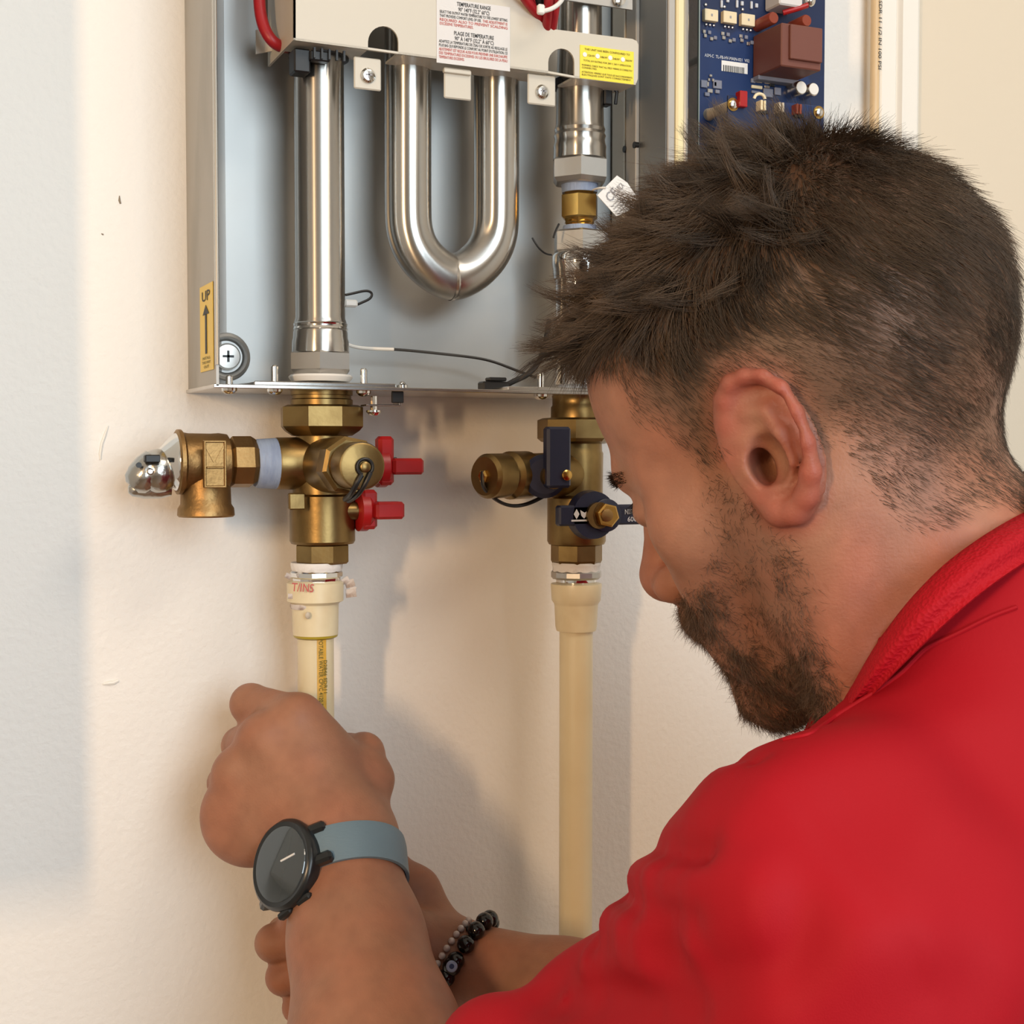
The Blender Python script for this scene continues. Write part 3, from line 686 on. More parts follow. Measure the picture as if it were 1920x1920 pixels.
m = MB(); m.lathe(d0, ax, [(Ld*.78, .0128), (Ld*.80, .0140), (Ld*.97, .0140), (Ld*1.0, .0120)], 36); cap = m.build('drain_cap', 'brass', cold, 30)
m = MB(); m.lathe(tip-ax*.0005, ax, [(0, .0042), (.002, .0042), (.003, .003)], 6); m.build('rivet', 'brass_bright', cap)
m = MB(); m.tube(smooth_path([tip+ax*.0015+np.array([0, 0, .003]), tip+ax*.0015+np.array([-.001, -.001, -.006]), PY(914, 925, -.086), PY(940, 946, -.082), PY(968, 951, -.08), PY(995, 944, -.078), PY(1020, 930, -.076)]), .0019, 10, flat=.6); m.build('cap_strap', 'black_rubber', cap)
# upper blue handle (vertical lever)
c = PY(1062, 890, -.098)
m = MB(); q = PY(1050, 800, -.098)
pbox(m, 1027, 800, 1072, 915, -.099, .008, .0016)
hub = PY(1030, 893, -.088)
m.lathe(hub+np.array([0, .010, 0]), (-.35, -1, 0), [(0, .011), (.002, .0138), (.012, .0138), (.015, .0110)], 32)
ho = m.build('lever_handle', 'blue_plastic', cold, 30)
m = MB(); m.lathe(PY(1062, 891, -.0992), (0, -1, 0), [(0, .0034), (.0012, .0034), (.0018, .0024)], 20); m.build('screw', 'brass_bright', ho)
m = MB(); m.lathe(np.array([hub[0], TY-.014, hub[2]]), (0, -1, 0), [(0, .008), (.026, .008)], 20); m.build('stem', 'brass', cold)
# lower blue handle (horizontal lever)
yF = -.096
m = MB(); c = PY(1126, 966, yF)
pbox(m, 1049, 947, 1205, 985, yF, .007, .0012)
m.lathe(PY(1120, 966, yF)+np.array([-.002, .010, 0]), (0, -1, 0), [(0, .0150), (.002, .0158), (.010, .0150)], 36)
m.lathe(PY(1134, 966, yF), (0, -1, 0), [(-.003, .0105), (.0026, .0105), (.003, .0098)], 32)
ho = m.build('lever_handle', 'blue_plastic', cold, 30)
m = MB(); m.lathe(PY(1137, 966, yF-.0028), (0, -1, 0), [(0, .0078), (.0030, .0078), (.0038, .0066)], 6, .3); nb = m.build('hex_nut', 'brass_bright', ho, 20)
m = MB(); m.lathe(PY(1137, 966, yF-.0066), (0, -1, 0), [(0, .0042), (.0016, .0040), (.0020, .0030)], 20); m.build('stem_end', 'brass_cast', nb)
m = MB(); m.lathe(np.array([PY(1120, 966, yF)[0], TY-.010, c[2]]), (0, -1, 0), [(0, .0085), (.034, .0085)], 20); m.build('stem', 'brass', cold)
q = PY(1070, 978, yF-.0004)
lettering([('NIBCO', .0, .0, .0045, 'blue_print', .0105), ('600', .002, -.0048, .0045, 'blue_print', .0068)], PY(1171, 964, yF-.0003), (1, 0, 0), (0, 0, 1), (0, -1, 0), ho)
m = MB(); s1 = PY(1081, 964, yF-.0005)
m.prism([s1+np.array(v_) for v_ in ((-.002, 0, 0), (0, 0, -.0032), (.002, 0, 0), (0, 0, .0032))], (0, -.0002, 0))
s2 = PY(1094, 964, yF-.0005)
m.prism([s2+np.array(v_) for v_ in ((-.0023, 0, .0026), (-.0016, 0, -.001), (.0004, 0, -.0028), (.0022, 0, -.0008), (.0022, 0, .0018), (.0008, 0, .0008))], (0, -.0002, 0))
s3 = PY(1088, 976, yF-.0005); m.box(s3, (.0125, .0002, .0011))
m.build('emblem', 'blue_print', ho, 0)

# ------------------------------------------------------------------ right cream pipe
XQ = PY(1080, 1300, TY)[0]
rp2 = thing('supply_pipe', (XQ, TY, FLOOR), 'plain cream plastic pipe below the blue-handled valve', 'pipe')
vr(1080, [(1054, 88), (1058, 92), (1066, 88), (1071, 90)], 'thread_tape', 'white_tape', rp2, X=XQ)
vr(1080, [(1069, 90), (1072, 95), (1081, 95), (1085, 88)], 'lock_ring', 'steel_hex', rp2, 12, .2, 25, X=XQ)
vr(1080, [(1084, 76), (1094, 76), (1096, 74)], 'metal_collar', 'chrome', rp2, X=XQ)
vr(1080, [(1093, 80), (1094, 95), (1097, 96), (1125, 92), (1131, 84), (1134, 82), (1174, 78), (1182, 74), (1183, 64)], 'adapter', 'cream_fitting', rp2, X=XQ)
z0 = PY(1080, 1181, TY)[2]
MB().lathe((XQ, TY, FLOOR), (0, 0, 1), [(0, rp_), (z0-FLOOR, rp_)], 40).build('pipe', 'cream_pvc', rp2)

# ------------------------------------------------------------------ circuit board
BY = -.052
pcb = thing('circuit_board', PY(1430, 300, BY), 'dark blue control board with brown transformer right of the heater', 'circuit board')
x0 = PY(1312, 100, BY)[0]; x1 = PY(1546, 100, BY)[0]; zt = PY(1430, -300, BY)[2]; zb = PY(1430, 420, BY)[2]
MB().box(((x0+x1)/2, BY+.0008, (zt+zb)/2), (x1-x0, .0016, zt-zb)).build('board', 'pcb_blue', pcb)
MB().box((x0-.0004, BY+.0008, (zt+zb)/2), (.0008, .0018, zt-zb)).build('board_edge', 'pcb_edge', pcb)
m = MB(); xs = CX1+.0145
m.box(((xs+x0+.012)/2, -.0075, (zt+zb)/2), (x0+.012-xs, .015, zt-zb)); m.box((xs+.001, -.035, (zt+zb)/2), (.002, .066, zt-zb)); m.build('gap_shade_tray', 'gap_shade', pcb)  # tray coloured dark in place of the unlit gap beside the heater
for zz in (zt-.03, (zt+zb)/2-.02, zb+.02):
    for xx in (x0+.008, x1-.008):
        MB().lathe((xx, 0, zz), (0, -1, 0), [(-.0, .003), (-BY-.0016, .003)], 10).build('standoff', 'white_plastic', pcb)
def bx(px0, py0, px1, py1, h, name, mt, parent=pcb, bev=.0003, base=BY):
    """component seen by its front face at height h above the board"""
    m = MB(); pbox(m, px0, py0, px1, py1, base-h, h, bev); return m.build(name, mt, parent)
for px, py in ((1322, 17), (1357, 21), (1391, 26)):
    ch = bx(px, py, px+25, py+22, .004, 'optocoupler', 'chip_cream')
    m = MB()
    for k in range(3): m.ball(PY(px+2+7*k, py+29+k, BY-.0006), .0011, 8)
    m.ball(PY(px+1, py-8, BY-.0006), .0012, 8); m.build('solder_joints', 'solder', ch)
    m = MB(); q = PY(px+13, py+11, BY-.0041); m.box(q, (.0012, .0003, .0016)); m.build('chip_mark', 'ink_grey', ch)
    for k, (dx, dy) in enumerate(((-4, 38), (6, 40), (10, 52), (17, 50), (-2, 46))):
        bx(px+dx, py+dy, px+dx+6, py+dy+7, .0012, 'resistor', 'chip_grey' if k % 2 else 'solder')
random.seed(11)
for px, py, w_, h_, mt in ((1315, 150, 12, 14, 'chip_grey'), (1338, 150, 16, 16, 'chip_grey'), (1328, 146, 4, 6, 'solder'), (1336, 147, 4, 6, 'solder'), (1325, 153, 5, 9, 'solder'), (1339, 153, 5, 9, 'solder'), (1331, 139, 5, 5, 'solder'), (1327, 166, 10, 8, 'solder'), (1342, 168, 8, 7, 'chip_grey'), (1322, 173, 9, 7, 'chip_grey'),
    (1409, 147, 8, 8, 'chip_grey'), (1424, 146, 6, 9, 'chip_grey'), (1418, 150, 12, 5, 'solder'), (1434, 144, 10, 6, 'solder'), (1434, 153, 10, 4, 'solder'), (1444, 148, 9, 14, 'black_plastic'), (1410, 160, 20, 6, 'chip_cream'), (1434, 160, 10, 5, 'solder'), (1452, 150, 9, 8, 'chip_grey'), (1410, 170, 16, 5, 'chip_grey'), (1432, 166, 18, 16, 'chip_grey'), (1453, 164, 12, 14, 'chip_grey'),
    (1352, 0, 4, 14, 'blue_print'), (1381, 0, 4, 14, 'blue_print'), (1408, 2, 4, 14, 'blue_print'), (1363, -4, 5, 8, 'blue_print'), (1390, 2, 5, 8, 'blue_print'), (1417, 6, 5, 8, 'blue_print')):
    bx(px, py, px+w_, py+h_, .0014, 'small_component', mt)
lettering([('ASM-C  TL-FB-HV-MAIN-021  V02', 0, 0, .0030, 'blue_print', PY(1405, 110, BY)[0]-PY(1321, 106, BY)[0])], PY(1321, 106, BY-.0001), (1, 0, 0), (0, 0, 1), (0, -1, 0), pcb, 'board_print')
lbx = bx(1353, 116, 1402, 136, .0003, 'barcode_label', 'paper_white', bev=.0001)
m = MB(); A = PY(1356, 119, BY-.0004); W_ = PY(1398, 119, BY)[0]-A[0]; xx = 0; random.seed(2)
while xx < W_-.001:
    w1 = random.uniform(.0003, .0008); m.box((A[0]+xx+w1/2, BY-.0004, A[2]-.0030), (w1, .0001, .0042)); xx += w1+random.uniform(.0003, .0007)
m.build('bars', 'ink_black', lbx, 0)
# transformer: left face and front face are both seen
TB = .034
fx0, fx1 = PY(1465, 90, BY-TB)[0], PY(1540, 90, BY-TB)[0]
fz1, fz0 = PY(1500, 47, BY-TB)[2], PY(1500, 128, BY-TB)[2]
tr = MB().box(((fx0+fx1)/2, BY-TB/2, (fz0+fz1)/2), (fx1-fx0, TB, fz1-fz0), None, .0008).build('transformer', 'brown_block', pcb)
m = MB(); m.box(((fx0+fx1)/2+.0025, BY-TB-.001, (fz0+fz1)/2+.002), ((fx1-fx0)*.80, .003, (fz1-fz0)*.80), None, .0005); m.build('raised_face', 'brown_block', tr)
m = MB(); m.box(((fx0+fx1)/2, BY-.004, fz0-.001), ((fx1-fx0)*1.02, .008, .003), None, .0004); m.build('bobbin_base', 'chip_grey', tr)
def disc(px, py, r, L_, name, mt, mt2=None, rows=None):
    c = PY(px, py, BY-L_); m = MB()
    m.lathe((c[0], BY, c[2]), (0, -1, 0), rows or [(0, r), (L_-.001, r), (L_, r*.86)], 28); o = m.build(name, mt, pcb)
    if mt2:
        m = MB(); m.lathe((c[0], BY-L_, c[2]), (0, -1, 0), [(0, r*.84), (.0003, r*.80)], 28); m.build('top_cap', mt2, o)
    return o
disc(1451, 33, .0042, .020, 'fuse', 'brown_cap'); disc(1513, 38, .0042, .018, 'fuse', 'brown_cap')
disc(1503, 164, .0050, .014, 'capacitor', 'steel', 'white_plastic'); disc(1526, 167, .0048, .013, 'capacitor', 'steel', 'white_plastic')
m = MB(); pbox(m, 1462, -20, 1506, 11, BY-.018, .018, .001); m.build('relay', 'sticker_grey', pcb)
m = MB(); m.ball(PY(1517, 2, BY-.016), .0045, 14); m.build('solder_lug', 'chrome', pcb)
o = MB().tube(smooth_path([PY(1468, 24, BY-.012), PY(1490, 18, BY-.016), PY(1514, 10, BY-.018)]), .0019, 10).build('red_sleeve', 'red_plastic', pcb)
# daughter board on spacers
DY = BY-.030
dx0, dx1 = PY(1365, 210, DY)[0], PY(1545, 210, DY)[0]; dz1, dz0 = PY(1455, 189, DY)[2], PY(1455, 420, DY)[2]
db = MB().box(((dx0+dx1)/2, DY+.0008, (dz0+dz1)/2), (dx1-dx0, .0016, dz1-dz0), None, .0003).build('daughter_board', 'pcb_blue', pcb)
for px, py in ((1374, 196), (1535, 211)):
    c = PY(px, py, DY-.0002); m = MB()
    m.lathe(c, (0, -1, 0), [(0, .0044), (.0004, .0044)], 24); m.build('gold_pad', 'brass_bright', db)
    m = MB(); m.lathe(c+np.array([0, -.0003, 0]), (0, -1, 0), [(0, .0028), (.0012, .0028), (.002, .0014)], 16); m.build('screw', 'chrome', db)
    m = MB(); m.lathe((c[0], DY+.0016, c[2]), (0, 1, 0), [(0, .0034), (.022, .0034), (.0284, .0042)], 18); m.build('spacer', 'spacer_tan', db)
m = MB(); pbox(m, 1388, 170, 1402, 200, DY-.004, .006, .0004); m.build('jumper', 'red_plastic', db)
for px, py, mt in ((1427, 187, 'chip_cream'), (1461, 191, 'spacer_tan'), (1494, 194, 'brown_cap')):
    m = MB(); pbox(m, px, py, px+4, py+19, DY-.006, .0065, .0003); pbox(m, px+6, py+1, px+10, py+20, DY-.006, .0065, .0003); m.build('header_pins', mt, db)
    m = MB(); pbox(m, px-2, py+19, px+13, py+26, DY-.003, .003, .0003); m.build('header_base', 'black_plastic', db)
m = MB(); m.tube([PY(1424+10*math.cos(t), 186-10*math.sin(t), DY+.001) for t in np.linspace(0, math.pi, 12)], .0011, 8); m.build('wire_link', 'chip_cream', pcb)
from mathutils.bvhtree import BVHTree
# ------------------------------------------------------------------ person (built in millimetres, camera-height frame: x right, y down, z away)
RW = np.array([rgt, -upv, fwd])                       # rows: local axes in world
def toW(P): return CAM + (np.asarray(P, float)*.001) @ RW
def C(px, py, d): return np.array([(px-960)*d/FPX, (py-960)*d/FPX, d], float)
def pix(P): return 960+FPX*P[:, 0]/P[:, 2], 960+FPX*P[:, 1]/P[:, 2]
def unit(v): v = np.asarray(v, float); return v/np.linalg.norm(v)
f4 = np.float32
def cap(p, a, b, ra, rb=None):
    rb = ra if rb is None else rb
    a = np.asarray(a, f4); ba = np.asarray(b, f4)-a
    q = p-a; t = np.clip((q @ ba)/max(float(ba @ ba), 1e-6), 0, 1)
    d = q-t[:, None]*ba
    return np.sqrt((d*d).sum(1))-(ra+(rb-ra)*t)
def ell(p, c, r, A=None):
    q = p-np.asarray(c, f4)
    if A is not None: q = q @ np.asarray(A, f4).T
    r = np.asarray(r, f4); q1 = q/r; k0 = np.sqrt((q1*q1).sum(1)); q2 = q1/r; k1 = np.sqrt((q2*q2).sum(1))
    return k0*(k0-1)/np.maximum(k1, 1e-6)
def sph(p, c, r): q = p-np.asarray(c, f4); return np.sqrt((q*q).sum(1))-r
def smin(a, b, k): h = np.maximum(k-np.abs(a-b), 0)/k; return np.minimum(a, b)-h*h*k*.25
def smax(a, b, k): return -smin(-a, -b, k)
def chain(p, pts, rads, k=2.0):
    d = None
    for i in range(len(pts)-1):
        e = cap(p, pts[i], pts[i+1], rads[i], rads[i+1]); d = e if d is None else smin(d, e, k)
    return d
def nets(fn, lo, hi, h):
    lo = np.asarray(lo, float); n = np.ceil((np.asarray(hi, float)-lo)/h/8).astype(int)*8
    nb = n//8
    # coarse pass at block centres
    g = np.stack(np.meshgrid(*[np.arange(k) for k in nb], indexing='ij'), -1).reshape(-1, 3)
    cc = (lo+(g*8+4)*h).astype(f4)
    dc = fn(cc)
    V = np.repeat(np.repeat(np.repeat(dc.reshape(nb), 8, 0), 8, 1), 8, 2).astype(f4)
    V = np.where(np.abs(V) < h, np.sign(V)*h+(V == 0)*h, V)
    act = g[np.abs(dc) < 8*h*.98]
    loc = np.stack(np.meshgrid(*[np.arange(8)]*3, indexing='ij'), -1).reshape(-1, 3)
    for i in range(0, len(act), 1500):
        a = act[i:i+1500]
        idx = (a[:, None, :]*8+loc[None]).reshape(-1, 3)
        V[idx[:, 0], idx[:, 1], idx[:, 2]] = fn((lo+idx*h).astype(f4))
    s = V < 0
    nx, ny, nz = V.shape
    cnt = np.zeros((nx-1, ny-1, nz-1), np.int8)
    offs = [(i, j, k) for i in (0, 1) for j in (0, 1) for k in (0, 1)]
    for o in offs: cnt += s[o[0]:nx-1+o[0], o[1]:ny-1+o[1], o[2]:nz-1+o[2]]
    cells = np.argwhere((cnt > 0) & (cnt < 8))
    idm = np.full(cnt.shape, -1, np.int32); idm[tuple(cells.T)] = np.arange(len(cells))
    val = {o: V[cells[:, 0]+o[0], cells[:, 1]+o[1], cells[:, 2]+o[2]] for o in offs}
    acc = np.zeros((len(cells), 3)); num = np.zeros(len(cells))
    for a in offs:
        for ax in range(3):
            if a[ax] == 0:
                b = list(a); b[ax] = 1; b = tuple(b)
                va, vb = val[a], val[b]; m = (va < 0) != (vb < 0)
                t = np.where(m, va/np.where(m, va-vb, 1), 0)
                q = np.tile(np.array(a, float), (len(cells), 1)); q[:, ax] += t
                acc[m] += q[m]; num[m] += 1
    P = lo+(cells+acc/num[:, None])*h
    Q = []
    for ax in range(3):
        sl0 = [slice(1, -1)]*3; sl1 = [slice(1, -1)]*3
        sl0[ax] = slice(0, -1); sl1[ax] = slice(1, None)
        a = s[tuple(sl0)]; b = s[tuple(sl1)]
        e = np.argwhere(a != b); sg = a[tuple(e.T)]
        base = e.copy()
        for k in range(3):
            if k != ax: base[:, k] += 1
        u, v = [(1, 2), (2, 0), (0, 1)][ax]
        du = np.eye(3, dtype=int)[u]; dv = np.eye(3, dtype=int)[v]
        q = np.stack([idm[tuple((base-du-dv).T)], idm[tuple((base-dv).T)], idm[tuple(base.T)], idm[tuple((base-du).T)]], 1)
        q[~sg] = q[~sg][:, ::-1]
        Q.append(q[(q >= 0).all(1)])
    return P, np.concatenate(Q)
def mesh_np(name, P, Q, m, parent, colr=None, world=True):
    W = toW(P) if world else P
    c = (W.min(0)+W.max(0))/2
    me = bpy.data.meshes.new(name); nq = len(Q); k = Q.shape[1]
    me.vertices.add(len(W)); me.vertices.foreach_set('co', (W-c).astype(f4).ravel())
    me.loops.add(nq*k); me.loops.foreach_set('vertex_index', Q.astype(np.int32).ravel())
    me.polygons.add(nq); me.polygons.foreach_set('loop_start', np.arange(0, nq*k, k, dtype=np.int32))
    me.polygons.foreach_set('use_smooth', np.ones(nq, bool))
    me.update(calc_edges=True)
    if colr is not None:
        at = me.color_attributes.new('tone', 'FLOAT_COLOR', 'POINT')
        at.data.foreach_set('color', np.concatenate([colr, np.ones((len(colr), 1))], 1).astype(f4).ravel())
    me.materials.append(M[m])
    o = bpy.data.objects.new(name, me); col.objects.link(o); ORG[o.name] = c
    if parent is not None: o.parent = parent; o.location = tuple(c-ORG[parent.name])
    else: o.location = tuple(c)
    return o
def vnoise(P, scale, seed=0):                          # smooth value noise in -1..1
    q = P/scale+seed*17.3; i = np.floor(q).astype(np.int64); f = q-i; f = f*f*(3-2*f)
    def hsh(a, b, c): 
        n = (a*374761393+b*668265263+c*2147483647+seed*974711) & 0xffffffff
        n = ((n ^ (n >> 13))*1274126177) & 0xffffffff
        return ((n ^ (n >> 16)) & 0xffff)/32767.5-1
    r = 0
    for dx in (0, 1):
        for dy in (0, 1):
            for dz in (0, 1):
                w_ = (f[:, 0] if dx else 1-f[:, 0])*(f[:, 1] if dy else 1-f[:, 1])*(f[:, 2] if dz else 1-f[:, 2])
                r = r+w_*hsh(i[:, 0]+dx, i[:, 1]+dy, i[:, 2]+dz)
    return r
def inpoly(x, y, poly):
    r = np.zeros(len(x), bool); n = len(poly)
    for i in range(n):
        x1, y1 = poly[i]; x2, y2 = poly[(i+1) % n]
        c = ((y1 > y) != (y2 > y)) & (x < (x2-x1)*(y-y1)/((y2-y1) or 1e-9)+x1); r ^= c
    return r
def polydist(x, y, poly):                              # distance to the outline, positive inside
    d = np.full(len(x), 1e9); n = len(poly)
    for i in range(n):
        a = np.array(poly[i], float); b = np.array(poly[(i+1) % n], float); ba = b-a
        t = np.clip(((x-a[0])*ba[0]+(y-a[1])*ba[1])/(ba @ ba+1e-9), 0, 1)
        d = np.minimum(d, np.hypot(x-a[0]-t*ba[0], y-a[1]-t*ba[1]))
    return np.where(inpoly(x, y, poly), d, -d)

def attr_mat(name, rough, sss=None, bump=None, spec=.4, coat=0.0):
    m = mat(name, (.5, .5, .5), rough, bump=bump, sss=sss, spec=spec, coat=coat); nt = m.node_tree
    a = nt.nodes.new('ShaderNodeAttribute'); a.attribute_name = 'tone'
    nt.links.new(a.outputs['Color'], nt.nodes['Principled BSDF'].inputs['Base Color'])
attr_mat('skin', .48, sss=(0.12, (1.0, .35, .2), .004), bump=(700, .28, .0008), spec=.32)
attr_mat('hair_brown', .42, spec=.35)
mat('shirt_red', (0.335, 0.006, 0.013), .62, bump=(1500, .12, .0005), spec=.12)
mat('shirt_knit', (0.38, 0.0065, 0.014), .65, spec=.12)
nt = M['shirt_knit'].node_tree; tc = nt.nodes.new('ShaderNodeTexCoord'); wv = nt.nodes.new('ShaderNodeTexVoronoi'); wv.inputs['Scale'].default_value = 620
bn = nt.nodes.new('ShaderNodeBump'); bn.inputs['Strength'].default_value = .55; bn.inputs['Distance'].default_value = .001
nt.links.new(tc.outputs['Object'], wv.inputs['Vector']); nt.links.new(wv.outputs['Distance'], bn.inputs['Height']); nt.links.new(bn.outputs[0], nt.nodes['Principled BSDF'].inputs['Normal'])
mat('strap_grey', (0.135, 0.205, 0.25), .5, bump=(420, .25, .0006, (1, 1, 4)))
mat('watch_black', (0.012, 0.014, 0.015), .28)
mat('watch_glass', (0.035, 0.045, 0.05), .08, coat=1.0)
mat('bead_black', (0.006, 0.006, 0.007), .12)
mat('bead_clear', (0.55, 0.46, 0.42), .12, coat=.6)
mat('bead_blue', (0.02, 0.03, 0.12), .15); mat('bead_red', (0.05, 0.008, 0.008), .2); mat('bead_pale', (0.30, 0.37, 0.55), .3)
mat('eye_white', (0.6, 0.55, 0.5), .15); mat('iris', (0.05, 0.03, 0.02), .2)

# head frame --------------------------------------------------------
AL = math.radians(25)
HU = np.array([-.447, -.894, 0.0]); HF = np.array([-.894*math.cos(AL), .447*math.cos(AL), math.sin(AL)]); HF = unit(HF); HU = unit(HU); HL = np.cross(HU, HF)
HC = C(1500, 640, 622)
HA = np.array([HF, HU, HL])
def hp(px, py, l):
    r = np.array([(px-960)/FPX, (py-960)/FPX, 1.0]); s = (l+HC @ HL)/(r @ HL); return r*s
def loc(F, U, l): return HC+HF*F+HU*U+HL*l
def mir(v): v = np.asarray(v, float); return v-2*((v-HC) @ HL)*HL
NECK0, NECK1 = C(1620, 930, 618), C(1905, 1290, 606)
EAR = [(1380, 838), (1362, 790), (1357, 750), (1368, 720), (1395, 706), (1428, 708), (1462, 730), (1490, 775), (1510, 830), (1520, 885), (1512, 930), (1490, 958), (1462, 958), (1446, 930)]
ear_l = [72, 76, 79, 81, 83, 85, 87, 88, 88, 87, 85, 82, 79, 76]
ear_r = [3.4, 3.4, 3.3, 3.2, 3.2, 3.3, 3.5, 3.6, 3.8, 4.2, 4.8, 5.6, 6.0, 5.0]
EP = [hp(x, y, l) for (x, y), l in zip(EAR, ear_l)]
ANT = [hp(x, y, l) for x, y, l in ((1405, 775, 79), (1438, 772, 81), (1464, 810, 83), (1476, 862, 83), (1468, 905, 80), (1452, 930, 77))]
def head(p):
    d = ell(p, loc(0, 0, 0), (93, 85, 76), HA)
    d = smin(d, ell(p, hp(1282, 735, 0), (33, 50, 55), HA), 26)                      # forehead
    d = smin(d, ell(p, loc(43, -60, 0), (49, 62, 53), HA), 20)                       # face
    for sg in (0, 1):
        g = (lambda v: v) if sg == 0 else mir
        d = smin(d, chain(p, [g(hp(1185, 882, 10)), g(hp(1190, 886, 26)), g(hp(1225, 880, 46))], [8, 9, 7], 4), 10)   # brow
        d = smin(d, ell(p, g(hp(1300, 985, 48)), (20, 22, 16), HA), 16)               # cheek bone
        d = smin(d, ell(p, g(hp(1352, 1078, 33)), (20, 27, 18), HA), 14)              # cheek
        d = smin(d, chain(p, [g(hp(1465, 940, 58)), g(hp(1512, 1120, 47)), g(hp(1500, 1245, 24)), hp(1474, 1288, 0)], [14, 14, 14, 15], 4), 14)  # jaw
        d = smin(d, ell(p, g(hp(1232, 950, 31)), (11.5, 9, 13), HA), 4)              # lid over the eyeball
        d = smin(d, chain(p, [g(hp(1206, 918, 16)), g(hp(1208, 921, 30)), g(hp(1236, 925, 45))], [4, 5, 4], 2), 4)
    # nose
    nb = chain(p, [hp(1225, 905, 0), hp(1240, 985, 0), hp(1240, 1072, 0)], [8, 7.5, 10], 4)
    nb = smin(nb, sph(p, hp(1250, 1084, 0), 11.5), 5)
    for sg in (0, 1):
        g = (lambda v: v) if sg == 0 else mir
        nb = smin(nb, ell(p, g(hp(1266, 1094, 14)), (11, 9.5, 7.0), HA), 5)
    d = smin(d, nb, 8)
    # mouth and chin
    d = smin(d, chain(p, [mir(hp(1335, 1166, 17)), hp(1322, 1156, 0), hp(1335, 1166, 17)], [8, 11, 8], 4), 10)
    d = smin(d, chain(p, [mir(hp(1376, 1210, 15)), hp(1380, 1216, 0), hp(1384, 1212, 15)], [6, 8, 6], 3), 7)
    d = smin(d, cap(p, hp(1400, 1225, 0), hp(1446, 1286, 0), 11, 15), 9)
    d = smin(d, ell(p, hp(1448, 1288, 0), (15, 15, 19), HA), 12)
    for g in ((lambda v: v), mir): d = smin(d, ell(p, g(hp(1398, 1185, 27)), (19, 24, 14), HA), 14)
    m_ = chain(p, [mir(hp(1362, 1190, 22)), hp(1325, 1198, 2), hp(1362, 1190, 22)], [.2, .3, .2], 1)
    d = smax(d, -m_, 2)
    for sg in (0, 1):
        g = (lambda v: v) if sg == 0 else mir
        d = smax(d, -ell(p, g(hp(1258, 1122, 10)), (5.5, 6.0, 4.2), HA), 2)             # nostril
        d = smax(d, -chain(p, [g(hp(1200, 953, 24)), g(hp(1214, 955, 34)), g(hp(1238, 951, 45))], [.8, 1.1, .6], 1), 1.5)   # closed lid slit
    # neck
    d = smin(d, chain(p, [C(1560, 900, 620), NECK0, NECK1], [56, 57, 63], 10), 22)
    d = smin(d, cap(p, hp(1545, 930, 50), C(1600, 1330, 580), 17, 15), 26)
    # ears
    for sg in (0, 1):
        g = (lambda v: v) if sg == 0 else mir
        e = chain(p, [g(v) for v in EP], ear_r, 2)
        pl = ell(p, g(hp(1444, 835, 78)), (20, 32, 3.6), HA)
        e = smin(e, pl, 4)
        e = smin(e, chain(p, [g(v) for v in ANT], [2.6, 3.2, 3.6, 3.6, 3.4, 3.0], 2), 4)
        e = smin(e, cap(p, g(hp(1380, 832, 76)), g(hp(1410, 828, 78)), 3.0, 2.5), 3)
        e = smin(e, ell(p, g(hp(1404, 872, 77)), (4.5, 6.5, 4.5), HA), 3)
        e = smin(e, cap(p, g(hp(1455, 830, 66)), g(hp(1455, 920, 66)), 14, 10), 8)
        e = smax(e, -ell(p, g(hp(1440, 862, 84)), (7.5, 11, 9), HA), 3)
        e = smax(e, -ell(p, g(hp(1434, 872, 74)), (4, 7, 16), HA), 3)
        e = smax(e, -chain(p, [g(hp(x, y, 89)) for x, y in ((1384, 790), (1382, 745), (1412, 735), (1452, 758), (1480, 812), (1490, 860))], [4.2, 4.6, 4.4, 4.2, 3.8, 3.2], 1), 3)
        d = smin(d, e, 3)
        d = smax(d, -ell(p, g(hp(1434, 874, 72)), (3.6, 7.5, 18), HA), 3)
    return d
# arms and hands ------------------------------------------------------
SHL, ELB, WRI = C(1590, 1790, 500), C(765, 2260, 640), C(640, 1605, 788)
def lhand(p):
    d = chain(p, [ELB, C(705, 1960, 716), C(668, 1760, 758), WRI], [50, 44, 36, 29.5], 10)
    d = smin(d, ell(p, C(625, 1605, 786), (34, 30, 27)), 14)
    pm = None
    W0 = [(600, 1545), (620, 1555), (645, 1560), (668, 1560)]
    KN = [(425, 1515, 806, 14), (442, 1448, 800, 14.5), (492, 1382, 797, 15.0), (556, 1345, 802, 14.5)]
    for (wx, wy), (kx, ky, kd, kr) in zip(W0, KN):
        e = cap(p, C(wx, wy, 790), C(kx+6, ky+6, kd), 17, kr-.5); pm = e if pm is None else smin(pm, e, 20)
    pm = smin(pm, ell(p, C(470, 1555, 806), (26, 22, 18)), 16)                          # heel of the hand
    d = smin(d, pm, 14)
    for (kx, ky, kd, kr) in KN: d = smin(d, sph(p, C(kx+4, ky, kd-1), kr*.74), 9)
    FG = [[(425, 1515, 806), (432, 1536, 838), (500, 1560, 862), (560, 1562, 866)],
          [(442, 1448, 800), (424, 1468, 838), (490, 1490, 866), (565, 1490, 870)],
          [(492, 1382, 797), (452, 1398, 838), (500, 1415, 868), (570, 1420, 872)],
          [(556, 1345, 802), (470, 1320, 826), (505, 1340, 866), (580, 1352, 872)]]
    for F_, r0 in zip(FG, (9.5, 10.5, 11, 11.5)):
        d = smin(d, chain(p, [C(*q) for q in F_], [r0+1.2, r0+.3, r0-.8, r0-2], 3), 5)
    d = smin(d, cap(p, C(600, 1400, 806), C(660, 1440, 818), 15, 14), 14)
    th = chain(p, [C(668, 1555, 800), C(692, 1462, 822), C(682, 1412, 836), C(640, 1400, 866)], [17, 14, 11.5, 9], 5)
    d = smin(d, th, 10)
    return d
RWR = C(872, 1818, 822)
